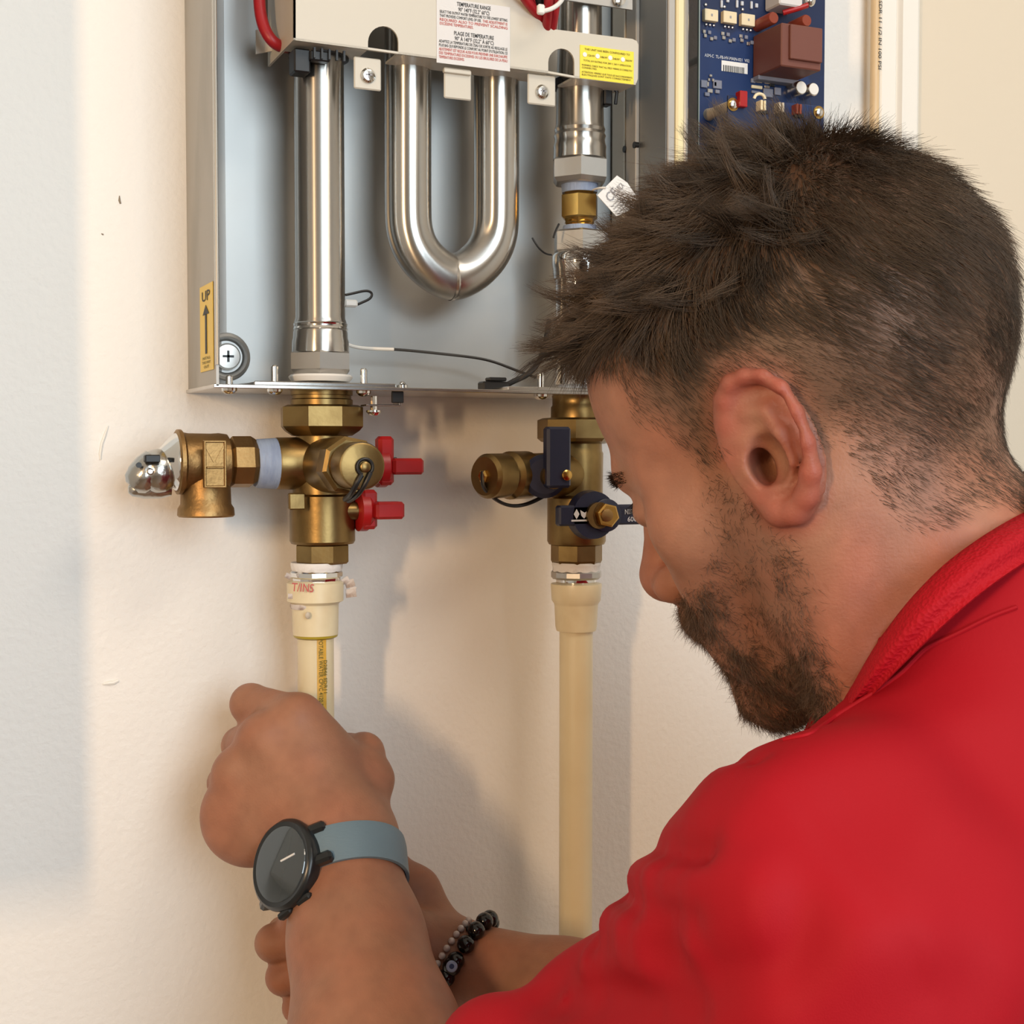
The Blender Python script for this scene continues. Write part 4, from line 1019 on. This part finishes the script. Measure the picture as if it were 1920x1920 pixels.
def rhand(p):
    d = chain(p, [C(1330, 1960, 760), C(1060, 1885, 800), RWR], [44, 36, 27], 10)
    pm = None
    KN = [(668, 1700, 806), (650, 1748, 803), (648, 1798, 806), (660, 1845, 812)]
    for (kx, ky, kd), dy in zip(KN, (-18, -6, 8, 20)):
        e = cap(p, C(845, 1800+dy, 822), C(kx, ky, kd), 15, 13); pm = e if pm is None else smin(pm, e, 12)
    d = smin(d, pm, 12)
    FG = [[(668, 1700, 806), (560, 1725, 812), (530, 1748, 848), (590, 1752, 868)],
          [(650, 1748, 803), (514, 1768, 816), (524, 1778, 850), (590, 1790, 868)],
          [(648, 1798, 806), (532, 1832, 818), (542, 1842, 850), (600, 1850, 866)],
          [(660, 1845, 812), (560, 1888, 826), (565, 1895, 850), (610, 1900, 864)]]
    for F_, r0 in zip(FG, (10, 10.6, 10, 9)):
        d = smin(d, chain(p, [C(*q) for q in F_], [r0+1.5, r0+.2, r0-1, r0-2], 3), 4)
    th = chain(p, [C(825, 1775, 838), C(775, 1675, 850), C(725, 1625, 862), C(660, 1640, 872)], [19, 16, 12, 9.5], 6)
    d = smin(d, th, 12)
    return d
NB = C(1960, 1370, 606)                                # base of the neck
SHR = C(2080, 1640, 770)
PEL = C(2150, 2950, 640)
def torso(p, g=0.0):
    d = chain(p, [SHL, NB, SHR], [56+g, 60+g, 56+g], 20)
    d = smin(d, chain(p, [C(1990, 1640, 620), C(2050, 2200, 630), PEL], [112+g, 120+g, 125+g], 30), 60)
    return d
def body_in(p):                                        # the trunk and upper arms under the shirt
    d = torso(p, -10)
    d = smin(d, cap(p, SHL, ELB, 46, 46), 20)
    d = smin(d, chain(p, [SHR, C(1560, 2120, 760), C(1330, 1960, 760)], [50, 46, 44], 10), 20)
    return d
def bodyfn_head(p): return smin(head(p), torso(p, -10), 16)
# shirt -----------------------------------------------------------------
SA = unit(ELB-SHL)
HEMP, HEMN = C(880, 1960, 600), unit(SA+np.array([-.25, -.15, 0]))
def shirt_base(p):
    d = torso(p, 6)
    d = smin(d, ell(p, C(1562, 1722, 500), (52, 60, 52)), 26)                           # shoulder cap
    d = smin(d, chain(p, [C(1575, 1785, 500), C(1245, 2055, 556), C(1040, 2185, 600)], [64, 62, 62], 16), 26)   # sleeve
    d = smin(d, cap(p, C(935, 1985, 566), C(1330, 2045, 505), 25, 30), 7)                # rolled lower edge of the sleeve
    d = smin(d, cap(p, C(1935, 1165, 604), NB, 66, 76), 20)
    d = smin(d, sph(p, C(1568, 1420, 592), 21), 24)
    d = smin(d, cap(p, C(1840, 1250, 598), NB, 66, 76), 20)                              # bed that the collar stands on
    return d
def shirt_cut(p, d):
    d = smax(d, -smin(chain(p, [C(1560, 930, 614), NECK0, C(1790, 1140, 606)], [62, 61, 60], 6), cap(p, C(1560, 1280, 600), C(1500, 1200, 600), 40), 10), 4)
    return smax(d, (p-HEMP.astype(f4)) @ np.asarray(HEMN, f4), 3)
Pq, Qq = nets(shirt_base, (-75, -40, 350), (500, 560, 880), 7.0)
bq = BVHTree.FromPolygons([Vector(v) for v in Pq], [tuple(int(a) for a in q) for q in Qq])
def onbase(px, py):
    h_ = bq.ray_cast(Vector((0, 0, 0)), Vector(unit([(px-960)/FPX, (py-960)/FPX, 1.0])))
    if h_[0] is None: h_ = bq.find_nearest(Vector(C(px, py, 530)))
    return np.array(h_[0])
# soft folds traced on the cloth: points, width, height (+ ridge, - valley)
FOLDS = [([(1190, 1628), (1240, 1652), (1320, 1668), (1420, 1660)], 7, 14.0), ([(1205, 1602), (1260, 1618), (1330, 1618)], 6, -10.0),
         ([(1225, 1575), (1290, 1572), (1360, 1590)], 10, 5.0),
         ([(1125, 1705), (1190, 1740), (1300, 1752), (1420, 1735)], 8, 12.0), ([(1150, 1668), (1215, 1698), (1310, 1712)], 6, -10.0),
         ([(1060, 1775), (1120, 1800), (1200, 1800)], 9, 9.0), ([(1095, 1740), (1150, 1765), (1250, 1772)], 6, -8.0),
         ([(1030, 1850), (1106, 1842), (1187, 1828), (1318, 1792), (1440, 1770)], 11, -8.0),
         ([(989, 1828), (1106, 1862), (1215, 1890), (1290, 1893)], 5, -8.0),
         ([(1359, 1440), (1390, 1436), (1425, 1438)], 4, -3.0), ([(1330, 1475), (1380, 1470), (1440, 1480)], 12, 4.0),
         ([(1418, 1445), (1480, 1500), (1560, 1590), (1640, 1690), (1700, 1780), (1740, 1870)], 3.0, -0.9),
         ([(1450, 1520), (1540, 1620), (1620, 1720)], 12, 3.0),
         ([(1500, 1900), (1620, 1820), (1740, 1790), (1860, 1800)], 16, 5.0), ([(1560, 1930), (1680, 1870), (1800, 1860)], 12, -5.0),
         ([(1560, 1420), (1700, 1400), (1850, 1330)], 16, 3.5), ([(1620, 1500), (1780, 1470), (1900, 1400)], 14, -3.0),
         ([(1700, 1560), (1800, 1640), (1850, 1760)], 18, -4.0), ([(1780, 1540), (1880, 1640), (1920, 1760)], 18, 4.0)]
FOLDS = [([onbase(*q) for q in pts], k, s_) for pts, k, s_ in FOLDS]
def shirt(p):
    d = shirt_base(p)
    for pts, k, s_ in FOLDS:
        e = chain(p, pts, [0]*len(pts), 4)
        d = d - s_*np.exp(-e*e/(2*k*k))
    d = d - 1.0*np.sin((p @ SA.astype(f4))*.085+vnoise(p, 45, 3)*2.4)*np.clip(1-np.abs((p-C(1120, 1850, 520).astype(f4)) @ SA.astype(f4))/150, 0, 1)
    d = d - 1.2*vnoise(p, 38, 5)-2.0*vnoise(p, 85, 6)
    return shirt_cut(p, d)
def FP(lst): return [C(*q) for q in lst]
# ---- build
root = thing('person', toW(PEL), 'bearded person with short dark hair in a red polo shirt gripping the left pipe', 'person')
HH = 1.3
Ph, Qh = nets(bodyfn_head, (10, -190, 500), (300, 170, 745), HH)
pxh, pyh = pix(Ph)
Pl, Ql = nets(lhand, (-195, 90, 560), (20, 420, 905), 1.6)
Pr, Qr = nets(rhand, (-165, 190, 690), (150, 440, 905), 1.6)
Pb, Qb = nets(body_in, (-120, 0, 380), (480, 700, 880), 5.0)
# skin tones
SK = np.array([0.335, 0.150, 0.090])
def tone(P, base, amp=.17):
    n = vnoise(P, 9, 1)*.6+vnoise(P, 3.5, 2)*.4
    c = base[None]*(1+amp*n[:, None]); r = vnoise(P, 16, 4)[:, None]
    return c*(1+np.array([.03, -.06, -.08])*r)
def mirrored(P):
    l = (P-HC) @ HL; return np.where((l < 0)[:, None], P-2*l[:, None]*HL, P)
HAIR = [(900, 690), (1118, 692), (1150, 700), (1172, 735), (1190, 785), (1245, 808), (1285, 850), (1312, 885), (1340, 895), (1352, 850), (1350, 800), (1352, 745), (1372, 704), (1420, 692), (1470, 712), (1505, 775), (1530, 822), (1575, 808), (1605, 850), (1645, 905), (1688, 960), (1722, 982), (1765, 968), (1810, 935), (1850, 925), (1920, 940), (2300, 800), (2300, 0), (900, 0)]
BEARD = [(1318, 888), (1318, 960), (1322, 1030), (1308, 1075), (1285, 1095), (1266, 1120), (1240, 1170), (1290, 1260), (1340, 1440), (1560, 1440), (1590, 1330), (1562, 1240), (1535, 1120), (1505, 1030), (1460, 975), (1405, 925), (1372, 896)]
Pm = mirrored(Ph); mx, my = pix(Pm)
hd = polydist(mx, my, HAIR); bd = polydist(mx, my, BEARD)
colr = tone(Ph, SK)
earm = np.clip(1-np.minimum.reduce([np.linalg.norm(Pm-e, axis=1) for e in EP])/16, 0, 1)[:, None]
colr = colr*(1-earm*np.array([.0, .50, .42]))
nk = np.clip((my-900)/200, 0, 1)*np.clip((mx-1480)/120, 0, 1); colr = colr*(1-nk[:, None]*np.array([-.02, .20, .18]))
nose = np.clip(1-np.linalg.norm(Ph-hp(1235, 1085, 4), axis=1)/24, 0, 1)[:, None]; colr = colr*(1-nose*np.array([-.04, .14, .10]))
scalp = np.array([0.125, 0.070, 0.042])
nape = np.clip((-30-(Ph-HC) @ HU)/25, 0, 1)
hk = np.clip((hd+6)/(60+70*nape), 0, 1)**.8*(.92-.25*nape); colr = colr*(1-hk[:, None])+scalp*hk[:, None]
bk = np.clip((bd+8)/45, 0, 1)*(.42+.14*vnoise(Ph, 7, 9)); colr = colr*(1-bk[:, None])+np.array([.15, .08, .05])*bk[:, None]
lipm = np.clip(1-np.abs(np.linalg.norm(Ph-hp(1352, 1200, 8), axis=1))/12, 0, 1)[:, None]; colr = colr*(1-lipm*np.array([.0, .25, .2]))
cl = tone(Pl, SK*np.array([.98, .97, .93]), .16); cr = tone(Pr, SK*np.array([.92, .9, .86]), .16); cb = tone(Pb, SK)
n0, n1, n2 = len(Ph), len(Pl), len(Pr)
bodyo = mesh_np('body', np.concatenate([Ph, Pl, Pr, Pb]), np.concatenate([Qh, Ql+n0, Qr+n0+n1, Qb+n0+n1+n2]), 'skin', root, np.concatenate([colr, cl, cr, cb]))
Ps, Qs = nets(shirt, (-75, -40, 350), (500, 560, 880), 2.4)
sh = mesh_np('shirt', Ps, Qs, 'shirt_red', root)
# collar ------------------------------------------------------------------
UP_ = FP([(1545, 1345, 600), (1580, 1318, 566), (1636, 1215, 545), (1700, 1128, 537), (1770, 1056, 538), (1845, 1002, 546), (1925, 956, 566), (1985, 940, 605), (1980, 985, 650), (1900, 1060, 672), (1780, 1170, 680), (1660, 1290, 672), (1575, 1352, 645)])
LO_ = FP([(1530, 1385, 600), (1592, 1352, 556), (1668, 1268, 534), (1748, 1190, 524), (1828, 1118, 524), (1912, 1058, 534), (1998, 1012, 560), (2075, 1030, 605), (2060, 1070, 670), (1950, 1150, 705), (1800, 1270, 712), (1670, 1370, 700), (1570, 1410, 655)])
U_, L_ = np.array(smooth_path(UP_, 6, 1)), np.array(smooth_path(LO_, 6, 1))
V = []; Fs = []; K = 9
cen = NECK1*.5+NECK0*.5
for i in range(len(U_)):
    out = unit(L_[i]-cen); nrm = unit(U_[i]-L_[i])
    for k in range(K):
        t = k/(K-1); q = U_[i]*(1-t)+L_[i]*t+out*7*math.sin(math.pi*min(t*1.25, 1))
        V.append(q)
    for k in range(K-1, -1, -1):
        t = k/(K-1); q = U_[i]*(1-t)+L_[i]*t+out*(7*math.sin(math.pi*min(t*1.25, 1))-3.2)-nrm*(1.0 if k else 1.5)
        V.append(q)
w2 = 2*K
for i in range(len(U_)-1):
    for k in range(w2): Fs.append((i*w2+k, i*w2+(k+1) % w2, (i+1)*w2+(k+1) % w2, (i+1)*w2+k))
m = MB(); m.v = [tuple(x) for x in toW(np.array(V))]; m.f = Fs; m.mi = [0]*len(Fs); m.build('collar', 'shirt_knit', sh, 60)
# seams as raised cords projected on the shirt
bt = BVHTree.FromPolygons([Vector(v) for v in Ps], [tuple(int(a) for a in q) for q in Qs])
def onshirt(px, py, lift=.4):
    r = unit([(px-960)/FPX, (py-960)/FPX, 1.0]); h_ = bt.ray_cast(Vector((0, 0, 0)), Vector(r))
    return np.array(h_[0])-r*lift if h_[0] is not None else None
def seam(pts, r, name):
    P_ = []
    for i in range(len(pts)-1):
        for k in range(6):
            t = k/6; x = pts[i][0]*(1-t)+pts[i+1][0]*t; y = pts[i][1]*(1-t)+pts[i+1][1]*t
            q = onshirt(x, y)
            if q is not None: P_.append(q)
    if len(P_) > 2:
        P_ = np.array(P_)
        for _ in range(2): P_[1:-1] = (P_[:-2]+2*P_[1:-1]+P_[2:])/4
        MB().tube(toW(P_), r*.001, 8).build(name, 'shirt_red', sh)
seam([(1470, 1388), (1520, 1378), (1575, 1338), (1640, 1298), (1690, 1262), (1735, 1215), (1790, 1190), (1860, 1155), (1915, 1135)], 1.0, 'shoulder_seam')

# hair --------------------------------------------------------------------
rng = np.random.default_rng(7)
def strands(name, roots, dirs, lens, rad, parent, cols, seg=4, bend=None, nrm=None):
    n = len(roots); t = np.linspace(0, 1, seg+1)
    pts = np.zeros((n, seg+1, 3))
    for i, tt in enumerate(t):
        pts[:, i] = roots+(dirs*tt+(bend if bend is not None else 0)*tt*tt)*lens[:, None]
    T = pts[:, -1]-pts[:, 0]; T /= np.linalg.norm(T, axis=1, keepdims=True)+1e-9
    a = np.cross(T, np.array([.3, .5, .81])); a /= np.linalg.norm(a, axis=1, keepdims=True)+1e-9; b = np.cross(T, a)
    V = np.zeros((n, seg+1, 3, 3))
    for i, tt in enumerate(t):
        r = np.asarray(rad)*(1-.85*tt); r = r[:, None] if r.ndim else r
        for k in range(3):
            th = 2*math.pi*k/3; V[:, i, k] = pts[:, i]+(a*math.cos(th)+b*math.sin(th))*r
    base = (np.arange(n)*(seg+1)*3)[:, None]
    qs = []
    for i in range(seg):
        for k in range(3):
            k2 = (k+1) % 3; qs.append(np.stack([i*3+k, i*3+k2, (i+1)*3+k2, (i+1)*3+k], -1) if False else [i*3+k, i*3+k2, (i+1)*3+k2, (i+1)*3+k])
    Q = (base[:, :, None]+np.array(qs)[None]).reshape(-1, 4)
    cc = np.repeat(cols, (seg+1)*3, 0)
    o = mesh_np(name, V.reshape(-1, 3), Q, 'hair_brown', parent, cc); o['kind'] = 'stuff'
    return o
A0, B0, C0, D0 = Ph[Qh[:, 0]], Ph[Qh[:, 1]], Ph[Qh[:, 2]], Ph[Qh[:, 3]]
fn = np.cross(C0-A0, D0-B0); ar = np.linalg.norm(fn, axis=1); fn /= ar[:, None]+1e-9
fc = (A0+B0+C0+D0)/4
if np.mean(((fc-HC)*fn).sum(1)) < 0: fn = -fn
fm = mirrored(fc); fx, fy = pix(fm); fhd = polydist(fx, fy, HAIR); fbd = polydist(fx, fy, BEARD)
lf = (fc-HC) @ HF; lu = (fc-HC) @ HU; ll = (fc-HC) @ HL
def sample(wgt, n):
    c = np.cumsum(wgt); i = np.searchsorted(c, rng.random(n)*c[-1]); i = np.minimum(i, len(wgt)-1)
    u, v = rng.random((2, n, 1)); P_ = (A0[i]*(1-u)+B0[i]*u)*(1-v)+(D0[i]*(1-u)+C0[i]*u)*v
    return P_, i
near_ear = np.minimum.reduce([np.linalg.norm(fm-e, axis=1) for e in EP]+[np.linalg.norm(fm-e, axis=1) for e in ANT])
# scalp
wt = ar*np.clip((fhd+10+14*(lu < -35))/24, 0, 1)*(1+.5*(lu < -25))*(near_ear > 7)*(1-.6*((ll < -20) & (lu < 40)))
NH = 47000
R0, fi = sample(wt, NH)
N_ = fn[fi]; F1, U1, L1, H1 = lf[fi], lu[fi], ll[fi], fhd[fi]
top = np.clip((U1-10)/65, 0, 1)*np.clip((F1+95)/110, 0, 1)              # long hair on the top and front
cl_ = np.stack([vnoise(R0, 13, s) for s in (11, 12, 13)], 1)+.6*np.stack([vnoise(R0, 5, s) for s in (21, 22, 23)], 1)
flow_top = HF*.95+HU*.05
flow_side = -HU*.75-HF*.55
flow = flow_top*top[:, None]+flow_side*(1-top[:, None])+HL*(2.6*top*(1-top)*np.clip((-F1+30)/60, 0, 1))[:, None]
flow = flow-(flow*N_).sum(1, keepdims=True)*N_; flow /= np.linalg.norm(flow, axis=1, keepdims=True)+1e-6
front = np.clip((F1-55)/35, 0, 1)
lift = .34+.40*top+.10*front
dr = flow*(1-.25*top[:, None])+N_*lift[:, None]+cl_*(.22+.62*top[:, None])+rng.normal(0, .13, (NH, 3))
dr /= np.linalg.norm(dr, axis=1, keepdims=True)
fade = np.maximum(np.clip(H1/150, .42, 1), .8*np.clip((-25-U1)/25, 0, 1))
ln = (5.5+8*np.clip(U1+60, 0, 90)/90)*fade*(1-top)+(23+15*front)*top*np.clip(H1/60, .5, 1)
ln *= rng.uniform(.65, 1.25, NH)*(1+.25*vnoise(R0, 18, 31))
bend = flow*.25-HU*.30*front[:, None]*top[:, None]-N_*.15+rng.normal(0, .10, (NH, 3))
tonev = np.clip(.75+.5*rng.random(NH)+.55*cl_[:, 0]+.25*vnoise(R0, 26, 61), .2, 2)[:, None]
warm = rng.random((NH, 1))
hc = np.clip(np.array([.066, .044, .029])*tonev*(1-warm*.3)+np.array([.14, .09, .055])*warm*.32*tonev, .006, 1)
# loose tufts on the crown and fringe: strands drawn towards shared tips
cand = np.where((lu > 30) & (lf > -45) & (fhd > 25) & (ll > -60))[0]
tp, td, tl, tb, tc_ = [], [], [], [], []
for c_ in rng.choice(cand, 150, replace=False):
    dd = np.linalg.norm(R0-fc[c_], axis=1); ids = np.where(dd < rng.uniform(5, 9))[0]
    if len(ids) < 4: continue
    ids = rng.choice(ids, min(42, len(ids)), replace=False)
    fr = np.clip((lf[c_]-40)/50, 0, 1)
    d_ = unit(fn[c_]*(.75-.2*fr)+HF*(.55+.3*fr)+rng.normal(0, .38, 3)); L_t = rng.uniform(19, 31)+9*fr
    tip = fc[c_]+d_*L_t
    v_ = tip+rng.normal(0, 1.6, (len(ids), 3))-R0[ids]; ln_ = np.linalg.norm(v_, axis=1); v_ /= ln_[:, None]
    cv_t = unit(np.cross(d_, fn[c_])+rng.normal(0, .3, 3))*.28-HU*.22*fr
    tp.append(R0[ids]); td.append(v_-cv_t); tl.append(ln_); tb.append(np.tile(cv_t, (len(ids), 1))); tc_.append(hc[ids]*rng.uniform(.6, 1.25))
R0, dr, ln, bend, hc = [np.concatenate([a_]+b_) for a_, b_ in ((R0-N_*.4, tp), (dr, td), (ln, tl), (bend, tb), (hc, tc_))]
strands('hair', R0, dr, ln, .19*np.clip(ln/14, .55, 1), root, hc, 4, bend)
# beard
dens = np.clip((fbd+6)/30, 0, 1)
chin = np.clip(1-np.hypot(fx-1470, fy-1310)/150, 0, 1); mou = np.clip(1-np.hypot(fx-1310, fy-1160)/60, 0, 1); jaw = np.clip(1-np.abs(polydist(fx, fy, BEARD)-45)/60, 0, 1)*(fy > 1040)
mou = np.maximum(mou, .8*np.clip(1-np.hypot(fx-1385, fy-1228)/45, 0, 1))
patch = np.clip(.55+.55*vnoise(fc, 8, 41), .1, 1)
wt = ar*dens*(.42*patch+1.0*chin+2.2*mou+.50*jaw*patch)*(near_ear > 9)
NBD = 30000
R0, fi = sample(wt, NBD); N_ = fn[fi]
flow = -HU*.8-HF*.35; flow = flow-(N_ @ flow)[:, None]*N_
cl2 = np.stack([vnoise(R0, 6, s) for s in (51, 52, 53)], 1)
dr = flow*.6+N_*.42+cl2*.8+rng.normal(0, .28, (NBD, 3)); dr /= np.linalg.norm(dr, axis=1, keepdims=True)
ln = (3.8+4.2*chin[fi]+2.5*mou[fi])*rng.uniform(.6, 1.3, NBD)
hc = np.array([.115, .068, .042])*(.4+1.2*rng.random((NBD, 1)))
strands('beard', R0-N_*.3, dr, ln, .105, root, hc, 3, flow*.3-N_*.25+rng.normal(0, .30, (NBD, 3)))
# eyebrow and lashes
for sg in (0, 1):
    wt = ar*np.clip(1-np.abs(np.linalg.norm(fm-hp(1180, 888, 24), axis=1))/19, 0, 1)*(((ll > 0) if sg == 0 else (ll < 0)))
    wt = wt*(np.abs((fm-hp(1172, 893, 24)) @ HU) < 3.2)
    if wt.sum() <= 0: continue
    R0, fi = sample(wt, 420); N_ = fn[fi]; s_ = 1 if sg == 0 else -1
    dr = N_*.35+HL*s_*.7+HU*.2+rng.normal(0, .22, (420, 3)); dr /= np.linalg.norm(dr, axis=1, keepdims=True)
    strands('eyebrow', R0-N_*.3, dr, rng.uniform(2.5, 5.5, 420), .13, root, np.tile(np.array([[.03, .02, .014]]), (420, 1)), 3)
    g = (lambda v: v) if sg == 0 else mir
    n_ = 60; tt = rng.random(n_)[:, None]
    R0 = g(hp(1190, 938, 28))*(1-tt)+g(hp(1208, 944, 38))*tt
    dr = HF*.62-HU*.55+HL*s_*.12+rng.normal(0, .12, (n_, 3)); dr /= np.linalg.norm(dr, axis=1, keepdims=True)
    strands('eyelash', R0, dr, rng.uniform(6, 11, n_), .17, root, np.tile(np.array([[.012, .009, .008]]), (n_, 1)), 3, HU*.25)

# watch ---------------------------------------------------------------------
ax_a = unit(WRI-C(700, 1940, 720)); wn = unit([-.66, -.30, -.68])
wc = C(640, 1640, 782)
b1 = unit(wn-ax_a*(wn @ ax_a)); b2 = np.cross(ax_a, b1)
wt_ = thing('wrist_watch', toW(wc), 'black smartwatch with grey-blue strap on the wrist of the upper hand', 'watch')
btl = BVHTree.FromPolygons([Vector(v) for v in Pl], [tuple(int(a) for a in q) for q in Ql])
V = []; Fs = []; NS = 64
for i in range(NS):
    a = 2*math.pi*i/NS; dv = b1*math.cos(a)+b2*math.sin(a)
    for s_, lift in ((-10, .6), (-10, 2.4), (-6, 3.0), (0, 3.1), (6, 3.0), (10, 2.4), (10, .6)):
        o_ = wc+ax_a*s_; h_ = btl.ray_cast(Vector(o_), Vector(dv)); r_ = h_[3] if h_[0] is not None and h_[3] < 60 else 34
        V.append((i, s_, lift, r_, dv))
rad = np.array([v[3] for v in V]).reshape(NS, 7)
for _ in range(6): rad = (np.roll(rad, 1, 0)+2*rad+np.roll(rad, -1, 0))/4
W_ = []
for j, (i, s_, lift, r_, dv) in enumerate(V): W_.append(wc+ax_a*s_+dv*(rad[i, j % 7]+lift))
for i in range(NS):
    i2 = (i+1) % NS
    for k in range(7): Fs.append((i*7+k, i*7+(k+1) % 7, i2*7+(k+1) % 7, i2*7+k))
m = MB(); m.v = [tuple(x) for x in toW(np.array(W_))]; m.f = Fs; m.mi = [0]*len(Fs); m.build('strap', 'strap_grey', wt_, 50)
r0 = rad[0, 3]
cc_ = C(537, 1622, 762)
def wl(t): return toW(cc_+wn*t)
k_ = .001
m = MB(); m.lathe(toW(cc_), wn @ RW, [(-6*k_, 21*k_), (-4*k_, 24*k_), (1.5*k_, 25.2*k_), (3.5*k_, 24.6*k_), (4.6*k_, 23*k_), (4.2*k_, 20.6*k_)], 48, cap=True); cs = m.build('case', 'watch_black', wt_, 40)
m = MB(); m.lathe(toW(cc_), wn @ RW, [(4.0*k_, 20.8*k_), (4.7*k_, 20.4*k_), (4.9*k_, 18*k_)], 48); gl = m.build('screen', 'watch_glass', wt_, 40)
e1 = unit(np.cross(wn, ax_a)); e2 = np.cross(e1, wn)
for sg in (-1, 1):
    for s2 in (-1, 1):
        q = cc_+e1*sg*24+e2*s2*9-wn*3.5
        R = np.array([unit(e1*sg-wn*.55), e2, unit(wn+e1*sg*.55)]) @ RW
        MB().box(toW(q), (.012, .006, .007), R.T, .0015).build('lug', 'watch_black', cs)
for s2 in (-8, 8):
    MB().box(toW(cc_-e2*24.6+e1*s2-wn*.5), (.011, .004, .005), (np.array([e1, e2, wn]) @ RW).T, .0012).build('side_button', 'watch_black', cs)
m = MB()
hk_ = [(3, -1), (6, 5), (4, 8), (2, 5)]
m.tube([toW(cc_+wn*5.1+e1*(-13+1.6*i)+e2*(-1+.25*i)) for i in range(8)], .0006, 6); m.build('clock_hand', 'paper_white', gl)

# bracelet ---------------------------------------------------------------------
br_ = thing('bead_bracelet', toW(RWR), 'bracelet of black beads with one eye bead on the lower wrist', 'bracelet')
bc = C(862, 1822, 822); ba = unit(RWR-C(1060, 1885, 800)); ba = unit(ba+np.array([0.1, -.5, -.1])*.5)
c1 = unit(np.array([0.2, -1, -.3])-ba*(np.array([0.2, -1, -.3]) @ ba)); c2 = np.cross(ba, c1)
if c2[2] > 0: c2 = -c2
btr = BVHTree.FromPolygons([Vector(v) for v in Pr], [tuple(int(a) for a in q) for q in Qr])
def bead(a, off, r, mt, nm='bead', lift=0):
    dv = c1*math.cos(a)+c2*math.sin(a); o_ = bc+ba*off
    h_ = btr.ray_cast(Vector(o_), Vector(dv)); r_ = h_[3] if h_[0] is not None else 28
    q = o_+dv*(min(r_, 40)+r*.75+lift)
    return q, dv, MB().ball(toW(q), r*.001, 16).build(nm, mt, br_)
for i in range(19):
    a = -.2+2*math.pi*i/19
    bead(a, 0, 5.3, 'bead_red' if i in (9,) else 'bead_black')
for i in range(16):
    a = -.15+.165*i
    if i in (8, 9): continue
    bead(a, 8.5, 2.1, 'bead_clear')
def bead_at(px, py, r, mt):
    d_ = Vector(unit([(px-960)/FPX, (py-960)/FPX, 1.0])); h_ = btr.ray_cast(Vector((0, 0, 0)), d_)
    q = np.array(h_[0])-np.array(d_)*r*.8 if h_[0] is not None else C(px, py, 800)
    return q, MB().ball(toW(q), r*.001, 16).build('bead', mt, br_)
bead_at(896, 1734, 2.8, 'bead_blue'); bead_at(880, 1742, 2.2, 'bead_black')
q, o = bead_at(847, 1812, 5.6, 'bead_black')
vd = unit(-q); m = MB(); m.lathe(toW(q+vd*4.6), vd @ RW, [(0, .0033), (.0012, .0028)], 20); m.build('eye_ring', 'bead_pale', o)
m = MB(); m.lathe(toW(q+vd*5.7), vd @ RW, [(0, .0015), (.0005, .0012)], 14); m.build('eye_pupil', 'bead_blue', o)
